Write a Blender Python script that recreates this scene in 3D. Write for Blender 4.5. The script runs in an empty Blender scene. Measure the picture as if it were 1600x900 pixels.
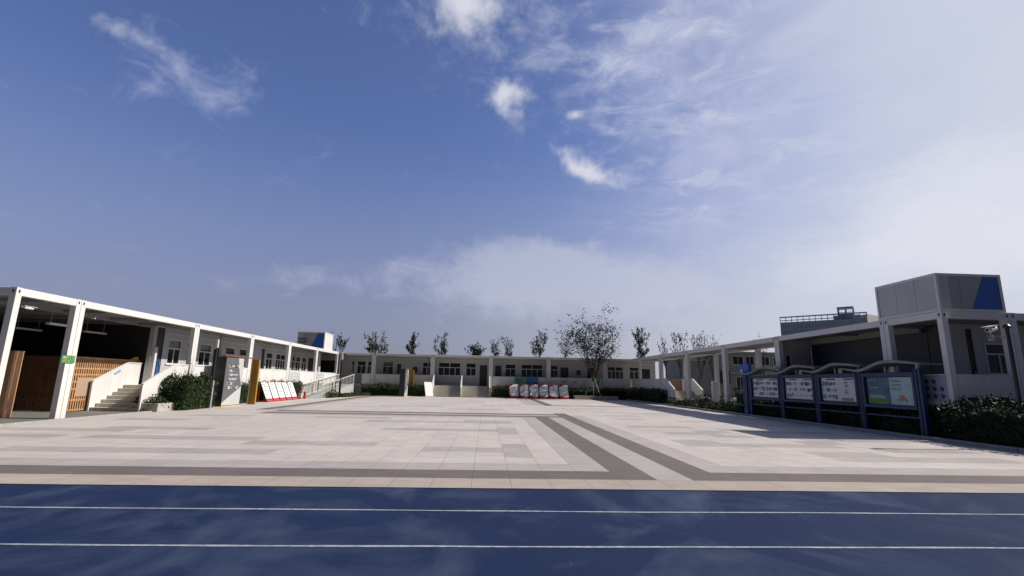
import bpy, math, random
from mathutils import Vector, Matrix
R = random.Random(7)
sc = bpy.context.scene
COL = sc.collection
PI = math.pi

# ------------------------------------------------------------------ materials
def mat(name, col, rough=.6, var=.06, scale=3., bump=0., metal=0., spec=.5, streak=0., col2=None, attr=None, bscale=None):
    m = bpy.data.materials.new(name); m.use_nodes = True
    nt = m.node_tree; b = nt.nodes['Principled BSDF']
    b.inputs['Roughness'].default_value = rough; b.inputs['Metallic'].default_value = metal
    b.inputs['Specular IOR Level'].default_value = spec
    tc = nt.nodes.new('ShaderNodeTexCoord')
    n = nt.nodes.new('ShaderNodeTexNoise'); n.inputs['Scale'].default_value = scale; n.inputs['Detail'].default_value = 6; n.inputs['Roughness'].default_value = .65
    if streak:
        mp = nt.nodes.new('ShaderNodeMapping'); mp.inputs['Scale'].default_value = (1, 1, streak)
        nt.links.new(tc.outputs['Object'], mp.inputs[0]); nt.links.new(mp.outputs[0], n.inputs['Vector'])
    else: nt.links.new(tc.outputs['Object'], n.inputs['Vector'])
    r = nt.nodes.new('ShaderNodeValToRGB')
    r.color_ramp.elements[0].position = .3; r.color_ramp.elements[1].position = .72
    c2 = col2 or [min(1, c*(1+var)) for c in col]
    c1 = [c*(1-var) for c in col] if not col2 else col
    r.color_ramp.elements[0].color = (*c1, 1); r.color_ramp.elements[1].color = (*c2, 1)
    nt.links.new(n.outputs['Fac'], r.inputs[0])
    out = r.outputs[0]
    if attr:
        a = nt.nodes.new('ShaderNodeVertexColor'); a.layer_name = attr
        mx = nt.nodes.new('ShaderNodeMix'); mx.data_type = 'RGBA'; mx.blend_type = 'MULTIPLY'; mx.inputs[0].default_value = 1
        nt.links.new(out, mx.inputs[6]); nt.links.new(a.outputs[0], mx.inputs[7]); out = mx.outputs[2]
    nt.links.new(out, b.inputs['Base Color'])
    if bump:
        bp = nt.nodes.new('ShaderNodeBump'); bp.inputs['Strength'].default_value = bump; bp.inputs['Distance'].default_value = .02
        n2 = nt.nodes.new('ShaderNodeTexNoise'); n2.inputs['Scale'].default_value = bscale or scale*8; n2.inputs['Detail'].default_value = 4
        nt.links.new(tc.outputs['Object'], n2.inputs['Vector']); nt.links.new(n2.outputs[0], bp.inputs['Height']); nt.links.new(bp.outputs[0], b.inputs['Normal'])
    return m

M = {}
M['white'] = mat('white_painted_steel', (.69, .675, .645), .38, .07, 1.6, .05, streak=.25)
M['whitep'] = mat('white_rail_panel', (.71, .69, .655), .42, .06, 2.2, .05, streak=.3)
M['wall'] = mat('light_grey_wall_panel', (.47, .475, .48), .5, .07, 1.1, .05, streak=.3)
M['plinth'] = mat('grey_plinth', (.40, .40, .385), .75, .15, 2., .2)
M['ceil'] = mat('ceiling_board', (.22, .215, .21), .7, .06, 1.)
M['darkwall'] = mat('charcoal_cladding', (.035, .036, .04), .55, .2, 1.5)
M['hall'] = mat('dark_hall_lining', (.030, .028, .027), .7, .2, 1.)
M['navy'] = mat('navy_paint', (.012, .032, .115), .42, .15, 2., .05)
M['blue'] = mat('blue_paint', (.03, .115, .42), .4, .1, 2.)
M['bluedoor'] = mat('blue_door_paint', (.03, .085, .22), .45, .1, 2.)
M['dark'] = mat('dark_steel', (.014, .016, .022), .45, .2, 4.)
M['black'] = mat('black_gap', (.012, .012, .012), .8, .1, 4.)
M['grey'] = mat('grey_steel', (.34, .35, .36), .45, .1, 3., metal=.2)
M['greyp'] = mat('mid_grey_panel', (.115, .118, .125), .45, .06, 2.)
M['lightp'] = mat('pale_grey_panel', (.50, .49, .475), .45, .06, 2.)
M['gold'] = mat('ochre_panel', (.40, .20, .018), .42, .1, 2.5, .05)
M['wood'] = mat('orange_timber', (.50, .275, .13), .6, .22, 3., .15, streak=.2)
M['woodd'] = mat('brown_shaded_timber', (.16, .07, .03), .65, .2, 3., .15, streak=.2)  # screen front: timber darkened to carry its shade; totem bar: plain brown
M['board'] = mat('beige_board', (.44, .30, .205), .7, .08, 2.)
M['step'] = mat('pale_stone_steps', (.56, .52, .45), .7, .14, 3., .2)
M['stone'] = mat('beige_stone', (.42, .39, .345), .8, .15, 4., .25)
M['kerb'] = mat('kerb_granite', (.33, .32, .30), .75, .16, 3., .2)
M['pave'] = mat('dark_paving', (.17, .16, .15), .8, .2, 2., .2)
M['red'] = mat('red_paint', (.42, .025, .02), .5, .15, 4.)
M['paper'] = mat('white_print', (.72, .72, .70), .5, .05, 3.)
M['ink'] = mat('dark_ink', (.06, .06, .075), .6, .2, 6.)
M['photo'] = mat('photo_print', (.05, .055, .07), .5, .1, 7., col2=(.30, .31, .34))
M['grey_print'] = mat('grey_photo_print', (.12, .13, .15), .5, .3, 9., col2=(.42, .43, .45))
M['green'] = mat('green_sheet', (.07, .27, .08), .5, .2, 3.)
M['sgreen'] = mat('pale_green_sheet', (.18, .42, .24), .5, .2, 2.)
M['sblue'] = mat('sky_blue_sheet', (.05, .20, .46), .5, .2, 2.)
M['teal'] = mat('pale_teal_print', (.30, .48, .47), .5, .15, 2.5, col2=(.55, .66, .64))
M['deepteal'] = mat('deep_teal_print', (.03, .12, .17), .5, .2, 3., col2=(.10, .24, .28))
M['orange'] = mat('orange_print', (.46, .24, .11), .5, .35, 9.)
M['lawn'] = mat('lawn_print', (.10, .27, .04), .5, .3, 8.)
M['yellow'] = mat('yellow_paint', (.72, .50, .04), .5, .1, 3.)
M['pink'] = mat('faint_red_ink', (.55, .30, .28), .5, .2, 6.)
M['lampw'] = mat('lamp_diffuser', (.62, .62, .60), .4, .03, 3.)
M['bark'] = mat('bark', (.045, .036, .03), .9, .3, 6., .4)
M['leaf'] = mat('leaf', (.75, .75, .75), .55, .35, 3., col2=(1, 1, 1), attr='tint', spec=.18)
M['glass'] = mat('dark_window_glass', (.012, .014, .017), .06, .5, .8, spec=.6)
M['tower'] = mat('blue_grey_curtain_wall', (.25, .31, .43), .4, .2, .25, col2=(.33, .40, .52))
M['towerf'] = mat('curtain_wall_band', (.44, .49, .57), .5, .1, .5)
M['bld'] = mat('grey_render', (.30, .30, .295), .75, .1, .4, .1)
M['pan'] = mat('box_panel', (.50, .495, .48), .45, .12, .8, streak=.4)
M['pand'] = mat('box_panel_dark', (.36, .36, .355), .45, .12, .8)
M['canopy'] = mat('brushed_canopy', (.20, .21, .225), .35, .1, 3., metal=.35)

# ------------------------------------------------------------------ mesh builder
class MB:
    def __init__(s, o=(0, 0, 0)): s.v = []; s.f = []; s.m = []; s.o = Vector(o); s.cols = None
    def add(s, vs, fs, mi=0):
        n = len(s.v); s.v += [Vector(v)-s.o for v in vs]; s.f += [[n+i for i in f] for f in fs]; s.m += [mi]*len(fs)
    def box(s, x0, x1, y0, y1, z0, z1, mi=0):
        if x0 > x1: x0, x1 = x1, x0
        if y0 > y1: y0, y1 = y1, y0
        if z0 > z1: z0, z1 = z1, z0
        s.add([(x0, y0, z0), (x1, y0, z0), (x1, y1, z0), (x0, y1, z0), (x0, y0, z1), (x1, y0, z1), (x1, y1, z1), (x0, y1, z1)],
              [(3, 2, 1, 0), (4, 5, 6, 7), (0, 1, 5, 4), (1, 2, 6, 5), (2, 3, 7, 6), (3, 0, 4, 7)], mi)
    def hexa(s, p, mi=0):   # 8 points, bottom ring then top ring
        s.add(p, [(3, 2, 1, 0), (4, 5, 6, 7), (0, 1, 5, 4), (1, 2, 6, 5), (2, 3, 7, 6), (3, 0, 4, 7)], mi)
    def prism(s, pts, vec, mi=0):  # polygon pts extruded by vec
        n = len(pts); a = [Vector(p) for p in pts]; b = [p+Vector(vec) for p in a]
        s.add(a+b, [list(range(n))[::-1], list(range(n, 2*n))]+[(i, (i+1) % n, n+(i+1) % n, n+i) for i in range(n)], mi)
    def bar(s, a, b, w, h=None, mi=0, up=(0, 0, 1)):  # rectangular bar from a to b
        h = h or w; a = Vector(a); b = Vector(b); d = (b-a).normalized(); upv = Vector(up)
        if abs(d.dot(upv)) > .99: upv = Vector((0, 1, 0))
        sx = d.cross(upv).normalized()*w/2; sz = sx.cross(d).normalized()*h/2
        s.hexa([a-sx-sz, a+sx-sz, b+sx-sz, b-sx-sz, a-sx+sz, a+sx+sz, b+sx+sz, b-sx+sz], mi)
    def tube(s, pts, rs, n=8, mi=0):
        rings = []
        for i, p in enumerate(pts):
            p = Vector(p); q = Vector(pts[min(i+1, len(pts)-1)])-Vector(pts[max(i-1, 0)]); q.normalize()
            u = q.cross(Vector((.31, .95, .1))).normalized() if abs(q.z) > .5 else q.cross(Vector((0, 0, 1))).normalized(); w = q.cross(u)
            rings.append([p+(u*math.cos(2*PI*k/n)+w*math.sin(2*PI*k/n))*rs[i] for k in range(n)])
        vs = [v for r in rings for v in r]; fs = []
        for i in range(len(pts)-1):
            for k in range(n): fs.append((i*n+k, i*n+(k+1) % n, (i+1)*n+(k+1) % n, (i+1)*n+k))
        fs.append(list(range(n))[::-1]); fs.append([(len(pts)-1)*n+k for k in range(n)])
        s.add(vs, fs, mi)
    def build(s, name, mats, parent=None, bevel=0, smooth=False, loc=None):
        me = bpy.data.meshes.new(name); me.from_pydata([tuple(v) for v in s.v], [], s.f)
        if not isinstance(mats, (list, tuple)): mats = [mats]
        for m in mats: me.materials.append(m)
        me.polygons.foreach_set('material_index', s.m)
        if s.cols is not None:
            ca = me.color_attributes.new('tint', 'FLOAT_COLOR', 'CORNER'); i = 0
            for p in me.polygons:
                c = s.cols[p.index]
                for li in p.loop_indices: ca.data[li].color = (*c, 1)
        if smooth: me.polygons.foreach_set('use_smooth', [True]*len(me.polygons))
        me.update()
        o = bpy.data.objects.new(name, me); COL.objects.link(o)
        if parent is not None: o.parent = parent
        else: o.location = s.o
        if parent is not None and loc is not None: o.location = loc
        if bevel:
            b = o.modifiers.new('edge', 'BEVEL'); b.width = bevel; b.segments = 2; b.limit_method = 'ANGLE'
        return o

def tag(o, label=None, cat=None, group=None, kind=None):
    if label: o['label'] = label
    if cat: o['category'] = cat
    if group: o['group'] = group
    if kind: o['kind'] = kind
    return o
def thing(name, label, cat, loc=(0, 0, 0), rz=0, group=None):
    o = bpy.data.objects.new(name, None); COL.objects.link(o); o.location = loc; o.rotation_euler = (0, 0, rz); o.empty_display_size = .3
    return tag(o, label, cat, group)
def copy_tree(o, parent=None):
    c = o.copy(); COL.objects.link(c); c.parent = parent
    for ch in list(o.children): copy_tree(ch, c)
    return c

# ------------------------------------------------------------------ key dimensions (metres)
XL, XLW = -14.92, -16.77      # left block: facade line, room wall
XR, XRW = 15.33, 17.20        # right block
YF, YFW = 51.34, 53.20        # far block
ZP, ZR0, ZR = 1.10, 3.98, 4.23  # platform, beam underside, roof edge

# ------------------------------------------------------------------ ground, track, plaza
g = MB(); g.add([(-1500, -1500, -.05), (1500, -1500, -.05), (1500, 1500, -.05), (-1500, 1500, -.05)], [(0, 1, 2, 3)])
tag(g.build('ground', mat('dry_soil', (.13, .12, .085), .95, .3, .15, .3, bscale=3)), kind='structure')

def track_material():
    m = bpy.data.materials.new('blue_track_rubber'); m.use_nodes = True; nt = m.node_tree; b = nt.nodes['Principled BSDF']
    L = nt.links.new; tc = nt.nodes.new('ShaderNodeTexCoord')
    def noise(scale, mapping, rot=0, detail=6, rough=.6, dist=0.):
        mp = nt.nodes.new('ShaderNodeMapping'); mp.inputs['Scale'].default_value = mapping; mp.inputs['Rotation'].default_value = (0, 0, rot)
        n = nt.nodes.new('ShaderNodeTexNoise'); n.inputs['Scale'].default_value = scale; n.inputs['Detail'].default_value = detail; n.inputs['Roughness'].default_value = rough; n.inputs['Distortion'].default_value = dist
        L(tc.outputs['Object'], mp.inputs[0]); L(mp.outputs[0], n.inputs['Vector']); return n.outputs[0]
    def ramp(s, a, bb, c0=(0, 0, 0, 1), c1=(1, 1, 1, 1)):
        r = nt.nodes.new('ShaderNodeValToRGB'); r.color_ramp.elements[0].position = a; r.color_ramp.elements[1].position = bb
        r.color_ramp.elements[0].color = c0; r.color_ramp.elements[1].color = c1; L(s, r.inputs[0]); return r.outputs[0]
    def mix(f, a, bb, mode='MIX'):
        x = nt.nodes.new('ShaderNodeMix'); x.data_type = 'RGBA'; x.blend_type = mode
        for s, v in ((0, f), (6, a), (7, bb)):
            if hasattr(v, 'links'): L(v, x.inputs[s])
            else: x.inputs[s].default_value = v
        return x.outputs[2]
    base = ramp(noise(.9, (1, 1, 1)), .25, .8, (.0105, .0215, .062, 1), (.0145, .0285, .077, 1))
    dust = ramp(noise(.55, (1, .7, 1), .75, 9, .62, 1.2), .47, .74)
    c = mix(dust, base, (.054, .074, .125, 1))
    patch = ramp(noise(.22, (1, 1.6, 1), -.2, 5, .6, .4), .50, .66)
    d2 = ramp(noise(1.7, (.7, 1.6, 1), .6, 9, .7, .6), .5, .74)
    mu = nt.nodes.new('ShaderNodeMath'); mu.operation = 'MULTIPLY'; L(patch, mu.inputs[0]); L(d2, mu.inputs[1])
    c = mix(mu.outputs[0], c, (.064, .084, .130, 1))
    grit = ramp(noise(160, (1, 1, 1), 0, 2), .62, .78)
    mg = nt.nodes.new('ShaderNodeMath'); mg.operation = 'MULTIPLY'; mg.inputs[1].default_value = .3; L(grit, mg.inputs[0])
    c = mix(mg.outputs[0], c, (.045, .06, .12, 1))
    spk = ramp(noise(23, (1, 1, 1), 0, 1), .80, .815)
    c = mix(spk, c, (.30, .31, .33, 1))
    L(c, b.inputs['Base Color']); b.inputs['Roughness'].default_value = .8; b.inputs['Specular IOR Level'].default_value = .12
    bp = nt.nodes.new('ShaderNodeBump'); bp.inputs['Strength'].default_value = .35; bp.inputs['Distance'].default_value = .004
    L(noise(260, (1, 1, 1), 0, 2), bp.inputs['Height']); L(bp.outputs[0], b.inputs['Normal'])
    return m
t = MB(); t.add([(-90, -40, 0), (90, -40, 0), (90, 7.70, 0), (-90, 7.70, 0)], [(0, 1, 2, 3)])
track = tag(t.build('running_track', track_material()), kind='structure')
linem = mat('worn_white_line', (.16, .19, .25), .8, .3, 14., col2=(.44, .46, .48), bump=.1)
for yl in (6.47, 5.12, 3.8, 2.5):
    l = MB(); n = 240; r2 = random.Random(int(yl*10)); pts = []
    o1 = 0
    for i in range(n+1):
        x = -60+120*i/n; o1 = .96*o1+r2.uniform(-.009, .009)
        pts.append((x, yl+o1-.0016*x, .022+r2.uniform(-.007, .006)))
    vs = [(x, y-w, .004) for x, y, w in pts]+[(x, y+w, .004) for x, y, w in pts]
    l.add(vs, [(i, i+1, n+2+i, n+1+i) for i in range(n)])
    l.build('lane_line', linem, track)

l = MB(); vs = []; n = 400
for i in range(n+1): vs.append((-60+120*i/n, 7.694+R.uniform(-.005, .003), .007))
for i in range(n+1): vs.append((-60+120*i/n, 7.712+R.uniform(-.003, .006), .007))
l.add(vs, [(i, i+1, n+2+i, n+1+i) for i in range(n)]); l.build('edge_joint', mat('dirty_joint', (.045, .045, .05), .95, .5, 6.), track)

# plaza: granite slabs, one face each; the slab colour is a property of each stone
def plaza():
    m = bpy.data.materials.new('granite_slabs'); m.use_nodes = True; nt = m.node_tree; b = nt.nodes['Principled BSDF']; L = nt.links.new
    a = nt.nodes.new('ShaderNodeVertexColor'); a.layer_name = 'tint'
    tc = nt.nodes.new('ShaderNodeTexCoord')
    def nz(s, d=6, mp=None, dist=0.):
        n = nt.nodes.new('ShaderNodeTexNoise'); n.inputs['Scale'].default_value = s; n.inputs['Detail'].default_value = d; n.inputs['Roughness'].default_value = .65; n.inputs['Distortion'].default_value = dist
        if mp:
            k = nt.nodes.new('ShaderNodeMapping'); k.inputs['Scale'].default_value = mp; L(tc.outputs['Object'], k.inputs[0]); L(k.outputs[0], n.inputs['Vector'])
        else: L(tc.outputs['Object'], n.inputs['Vector'])
        return n.outputs[0]
    def ramp(s, p0, p1, c0, c1):
        r = nt.nodes.new('ShaderNodeValToRGB'); r.color_ramp.elements[0].position = p0; r.color_ramp.elements[1].position = p1
        r.color_ramp.elements[0].color = (*c0, 1); r.color_ramp.elements[1].color = (*c1, 1); L(s, r.inputs[0]); return r.outputs[0]
    def mul(x, y, f=1.):
        q = nt.nodes.new('ShaderNodeMix'); q.data_type = 'RGBA'; q.blend_type = 'MULTIPLY'; q.inputs[0].default_value = f; L(x, q.inputs[6]); L(y, q.inputs[7]); return q.outputs[2]
    c = mul(a.outputs[0], ramp(nz(90, 3), .3, .75, (.80, .79, .78), (1.08, 1.07, 1.06)))
    c = mul(c, ramp(nz(.35, 7, (1, .6, 1), .6), .3, .7, (.86, .86, .86), (1.06, 1.055, 1.05)))
    c = mul(c, ramp(nz(2.4, 8, (.6, 1.5, 1), .5), .25, .6, (.82, .81, .80), (1.02, 1.02, 1.02)))
    spots = ramp(nz(9, 2), .765, .79, (1, 1, 1), (.45, .42, .40)); c = mul(c, spots, .55)
    uv = nt.nodes.new('ShaderNodeUVMap'); uv.uv_map = 'slab'
    sp = nt.nodes.new('ShaderNodeSeparateXYZ'); L(uv.outputs[0], sp.inputs[0])
    def mth(op, *ins):
        q = nt.nodes.new('ShaderNodeMath'); q.operation = op
        for i, v in enumerate(ins):
            if hasattr(v, 'links'): L(v, q.inputs[i])
            else: q.inputs[i].default_value = v
        return q.outputs[0]
    dx = mth('SUBTRACT', .5, mth('ABSOLUTE', mth('SUBTRACT', sp.outputs[0], .5)))   # slab units from the joint
    dy = mth('SUBTRACT', .5, mth('ABSOLUTE', mth('SUBTRACT', sp.outputs[1], .5)))
    gx = mth('LESS_THAN', mth('MULTIPLY', dx, .622), 0.0036); gy = mth('LESS_THAN', mth('MULTIPLY', dy, .765), .003)
    gr = mth('MAXIMUM', gx, mth('MULTIPLY', gy, .22))
    x = nt.nodes.new('ShaderNodeMix'); x.data_type = 'RGBA'; L(mth('MULTIPLY', gr, .72), x.inputs[0]); L(c, x.inputs[6]); x.inputs[7].default_value = (.05, .046, .042, 1)
    L(x.outputs[2], b.inputs['Base Color']); b.inputs['Roughness'].default_value = .72; b.inputs['Specular IOR Level'].default_value = .35
    bp = nt.nodes.new('ShaderNodeBump'); bp.inputs['Strength'].default_value = .25; bp.inputs['Distance'].default_value = .006
    L(nz(55, 4), bp.inputs['Height']); L(bp.outputs[0], b.inputs['Normal'])
    WH, LG, G1, G2, DK, BG = (.585, .54, .503), (.46, .42, .395), (.45, .413, .388), (.43, .395, .37), (.17, .146, .134), (.46, .392, .335)
    TW, TD = .622, .765
    strips = [(-13.9, -10.4, 15.3, 0), (-11, -8.3, 16.1, 0), (-13.2, -10.8, 18.6, 0), (-9.7, -6, 13.8, 0), (-9.7, -4.6, 11.2, 0), (-12.4, -11.2, 13.2, 0), (-5.3, -2.7, 12.8, 0),
              (-4.1, 1.1, 19.8, 0), (-3.4, 1.0, 16.7, 0), (-1.5, .4, 12.0, 0), (.4, 1.1, 15.9, 0), (.4, 1.1, 17.4, 0), (.4, 1.1, 10.8, 0), (.4, 1.1, 11.6, 0), (.4, 1.1, 12.4, 0), (-.5, 1, 20.6, 0), (-7, -4, 21.3, 0), (-12, -9.5, 21, 0),
              (6.5, 7.8, 24.9, 0), (6.2, 7.2, 22.4, 0), (5.6, 6.3, 19, 0), (6.9, 7.7, 18.5, 0), (6.3, 7.4, 16.5, 0), (5.6, 9.6, 13.5, 0), (5.6, 6.3, 14.3, 0), (9, 9.6, 18.4, 0), (7.5, 8.3, 17, 0),
              (7.6, 8.4, 15.6, 0), (9.6, 10.3, 14.3, 0), (8.1, 9.7, 12.2, 0), (8.3, 12.2, 11.5, 0), (10.5, 13, 15, 0), (10.2, 12, 17.6, 0), (9.7, 12, 14.9, 0), (6, 8, 28, 0), (9, 11, 21.5, 0), (5, 7.4, 31, 0), (8, 10, 27, 0), (11.8, 13.4, 20.1, 0), (10.4, 12.5, 12.9, 0),
              (-2, 1, 29, 0), (-6, -3, 31, 0), (0, 2.4, 33, 0), (-8, -5.5, 29.6, 0)]
    p = MB(); cols = []; uvs = []; rr = random.Random(3)
    ny = int(round((50.3-7.70)/TD))
    for j in range(ny):
        y0 = 7.70+j*TD; y1 = y0+TD-(.0 if j else 0); yc = (y0+y1)/2
        for i in range(-60, 62):
            x0 = -.18+TW*i; x1 = x0+TW; xc = (x0+x1)/2
            if yc > 9.2+.7 and (xc < -14.5 or xc > 14.4): continue
            if yc <= 9.9 and (xc < -36 or xc > 36): continue
            if xc < -14.5 and yc > 9.9: continue
            c = WH
            for (a0, a1, ys, _) in strips:
                if a0-.2 < xc < a1+.2 and abs(yc-ys) < TD/2: c = G1 if rr.random() < .75 else G2
            inb = yc < 24.9
            if xc > 4.36 and yc < 10.03+.0 and yc > 9.2: c = LG
            if inb and yc > 9.2:
                if 4.36 < xc < 5.0: c = LG
                if 1.80 < xc < 2.42: c = LG
                if 1.18 < xc < 1.8: c = WH
            if yc < 10 and yc > 9.2 and xc < 1.8: c = LG
            if yc > 8.4 and yc < 9.2: c = DK
            if inb and 8.4 < yc and 2.42 < xc < 3.04: c = DK
            if inb and 8.4 < yc and 3.04 < xc < 3.66: c = LG
            if 8.4 < yc < 25.8 and 3.66 < xc < 4.30: c = DK
            if -10.2 < xc < 4.3 and (23.0 < yc < 23.7 or 24.6 < yc < 25.3): c = DK
            if -10.2 < xc < 3 and 23.7 < yc < 24.6: c = LG
            if -10.2 < xc < 1.8 and 22.3 < yc < 23.0: c = LG
            if yc > 25.3 and -11.4 < xc < -10.6: c = DK
            if yc > 25.3 and -10.6 < xc < -9.9: c = LG
            if yc > 35.3 and 3.9 < xc < 4.6: c = DK
            if yc > 35.3 and 3.2 < xc < 3.9: c = LG
            if xc > 3.9 and 34.6 < yc < 35.3: c = DK
            if yc < 8.4: c = BG
            v = rr.uniform(.984, 1.016); w = rr.uniform(-.004, .004)
            p.add([(x0, y0, .004), (x1, y0, .004), (x1, y1, .004), (x0, y1, .004)], [(0, 1, 2, 3)])
            cols.append((c[0]*v+w, c[1]*v, c[2]*v-w))
    p.cols = cols
    o = p.build('plaza', m)
    ul = o.data.uv_layers.new(name='slab')
    for q in o.data.polygons:
        for k, li in enumerate(q.loop_indices): ul.data[li].uv = ((0, 0), (1, 0), (1, 1), (0, 1))[k]
    return tag(o, kind='structure')
plaza()
pv = MB(); pv.box(-40, -14.55, 9.95, 60, -.04, .003); tag(pv.build('pavement', M['pave']), kind='structure')
pv = MB(); pv.box(14.46, 36, 9.95, 66, -.04, .002); pv.box(-14.5, 14.4, 50.35, 66, -.04, .002); tag(pv.build('pavement', M['pave']), kind='structure')
for x0, y0, y1 in ((-14.54, 9.9, 23.2), (14.32, 9.9, 50.2)):
    k = MB(); y = y0
    while y < y1:
        e = min(y+.99, y1); k.box(x0, x0+.14, y, e-.006, -.04, .105 if x0 > 0 else .05); y += .99
    tag(k.build('kerb', M['kerb'], bevel=.012), kind='structure')

# ------------------------------------------------------------------ building kit
def wall_panels(mb, to3, s0, s1, z0, z1, holes, d=.12, mi=0):
    """wall along s with openings (sa, sb, za, zb); to3(s, z, depth) gives the point"""
    cuts = sorted({s0, s1}|{h[0] for h in holes}|{h[1] for h in holes})
    cuts = [c for c in cuts if s0 <= c <= s1]
    for a, b in zip(cuts, cuts[1:]):
        if b-a < 1e-4: continue
        zs = [(h[2], h[3]) for h in holes if h[0] <= a+1e-5 and h[1] >= b-1e-5]; zs.sort()
        z = z0; segs = []
        for za, zb in zs:
            if za > z: segs.append((z, za))
            z = max(z, zb)
        if z < z1: segs.append((z, z1))
        for za, zb in segs:
            mb.hexa([to3(a, za, 0), to3(b, za, 0), to3(b, za, d), to3(a, za, d), to3(a, zb, 0), to3(b, zb, 0), to3(b, zb, d), to3(a, zb, d)], mi)
def hx(mb, to3, a, b, za, zb, d0, d1, mi=0):
    mb.hexa([to3(a, za, d0), to3(b, za, d0), to3(b, za, d1), to3(a, za, d1), to3(a, zb, d0), to3(b, zb, d0), to3(b, zb, d1), to3(a, zb, d1)], mi)
def window(parent, to3, a, b, za, zb, lights=2, transom=2.98, fw=.055):
    f = MB()
    for s0, s1, q0, q1 in ((a, b, zb-fw, zb), (a, b, za, za+fw), (a, a+fw, za+fw, zb-fw), (b-fw, b, za+fw, zb-fw)): hx(f, to3, s0, s1, q0, q1, -.02, .07)
    if transom and za < transom < zb: hx(f, to3, a+fw, b-fw, transom-.03, transom+.03, -.012, .06)
    top = transom-.03 if transom and za < transom < zb else zb-fw
    for k in range(1, lights):
        s = a+(b-a)*k/lights; hx(f, to3, s-.025, s+.025, za+fw, top, -.008, .055)
    if lights >= 4: hx(f, to3, (a+b)/2-.03, (a+b)/2+.03, top+.06, zb-fw, -.008, .055)
    hx(f, to3, a-.05, b+.05, za-.045, za-.002, -.06, .0)
    o = f.build('window', M['white'], parent)
    p = MB(); hx(p, to3, a+fw*.5, b-fw*.5, za+fw*.5, zb-fw*.5, .03, .042); p.build('pane', M['glass'], o)
    return o
def door(parent, to3, a, b, za, zb, m='dark', blue=False):
    d = MB()
    if blue:
        hx(d, to3, a+.04, b-.04, za, 2.48, .03, .08, 1); hx(d, to3, a+.04, b-.04, 2.48, zb-.04, .03, .08, 0)
    else: hx(d, to3, a+.04, b-.04, za, zb-.04, .03, .08, 0)
    hx(d, to3, a, a+.04, za, zb, -.015, .09, 2); hx(d, to3, b-.04, b, za, zb, -.015, .09, 2); hx(d, to3, a+.04, b-.04, zb-.04, zb, -.015, .09, 2)
    o = d.build('door', [M[m], M['bluedoor'], M['lightp']], parent)
    h = MB(); hx(h, to3, b-.16, b-.13, za+.95, za+1.2, -.03, .03); h.build('handle', M['grey'], o)
def column(parent, x, y, z0=0., wx=.2, wy=.2, double=None, z1=ZR):
    """column; double = 'x' or 'y' sets two side by side with a shadow gap; corner fittings on top"""
    c = MB()
    offs = [(0, 0)] if not double else ([(-.108, 0), (.108, 0)] if double == 'x' else [(0, -.108), (0, .108)])
    for dx, dy in offs:
        c.box(x+dx-wx/2, x+dx+wx/2, y+dy-wy/2, y+dy+wy/2, z0, z1, 0)
        for sx in (-1, 1): # slotted corner fittings
            c.box(x+dx+sx*(wx/2+.001), x+dx+sx*(wx/2+.003), y+dy-.03, y+dy+.03, z1-.17, z1-.07, 1)
        c.box(x+dx-.03, x+dx+.03, y+dy-wy/2-.003, y+dy-wy/2-.001, z1-.17, z1-.07, 1)
    return c.build('column', [M['white'], M['black']], parent, bevel=.01)
def railing(parent, p0, p1, z0=ZP, z1=2.12, step=1.2, m='whitep', name='railing'):
    """solid white balustrade panel with cap rail and posts between two plan points"""
    a = Vector((p0[0], p0[1], 0)); b = Vector((p1[0], p1[1], 0)); L = (b-a).length; d = (b-a).normalized(); r = MB()
    up = Vector((0, 0, 1))
    n = max(1, round(L/step))
    for i in range(n):
        q0 = a+d*(L*i/n+.006); q1 = a+d*(L*(i+1)/n-.006)
        r.bar(q0+up*(z0+z1-.05)/2, q1+up*(z0+z1-.05)/2, .035, z1-.05-z0)
    for i in range(n+1):
        q = a+d*min(max(L*i/n, .03), L-.03); r.bar(q+up*z0, q+up*(z1-.05), .05, .055)
    r.bar(a+up*(z1-.025), b+up*(z1-.025), .075, .05)
    return r.build(name, M[m], parent, bevel=.004)

# ------------------------------------------------------------------ left block
LB = thing('classroom_building', 'long sunlit white classroom block with an open hall, along the left of the plaza', 'building', (XL, 33, 0))
o0 = (XL, 33, 0)
def LM(): return MB(o0)
class Off:  # keeps world coordinates for parts of a thing whose Empty is not at the origin
    pass
def toL(s, z, d): return (XLW-d, s, z)
def colL(y, dbl, x=XL-.1, z0=0.):
    c = column(LB, x, y, z0, double='y' if dbl else None); c.location = (-o0[0], -o0[1], 0); return c
LB.location = (0, 0, 0)   # plan coordinates are kept in world units
def colB(P, x, y, dbl=None, z0=0., **k): return column(P, x, y, z0, double=dbl, **k)
ysL = [15.98, 18.40, 25.74, 31.79, 37.85, 43.90, 49.95]
for i, y in enumerate(ysL): colB(LB, XL-.1, y, 'y' if 0 < i < 6 else None)
for a, b in zip(ysL, ysL[1:]):
    r = MB(); r.box(XL-.19, XL-.012, a+.2 if a > 16 else a+.1, b-.2 if b < 49 else b-.1, ZR0, ZR-.004); r.build('roof_beam', M['white'], LB, bevel=.012)
r = MB(); r.box(-24, XL-.2, 15.9, 16.06, ZR0, ZR-.002); r.build('roof_beam', M['white'], LB, bevel=.012)
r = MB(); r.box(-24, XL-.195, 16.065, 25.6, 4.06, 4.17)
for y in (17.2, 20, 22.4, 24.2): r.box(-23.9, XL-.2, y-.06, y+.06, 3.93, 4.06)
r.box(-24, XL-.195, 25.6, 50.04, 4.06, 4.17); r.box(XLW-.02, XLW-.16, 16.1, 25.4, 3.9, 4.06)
r.build('roof', M['ceil'], LB)
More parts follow.
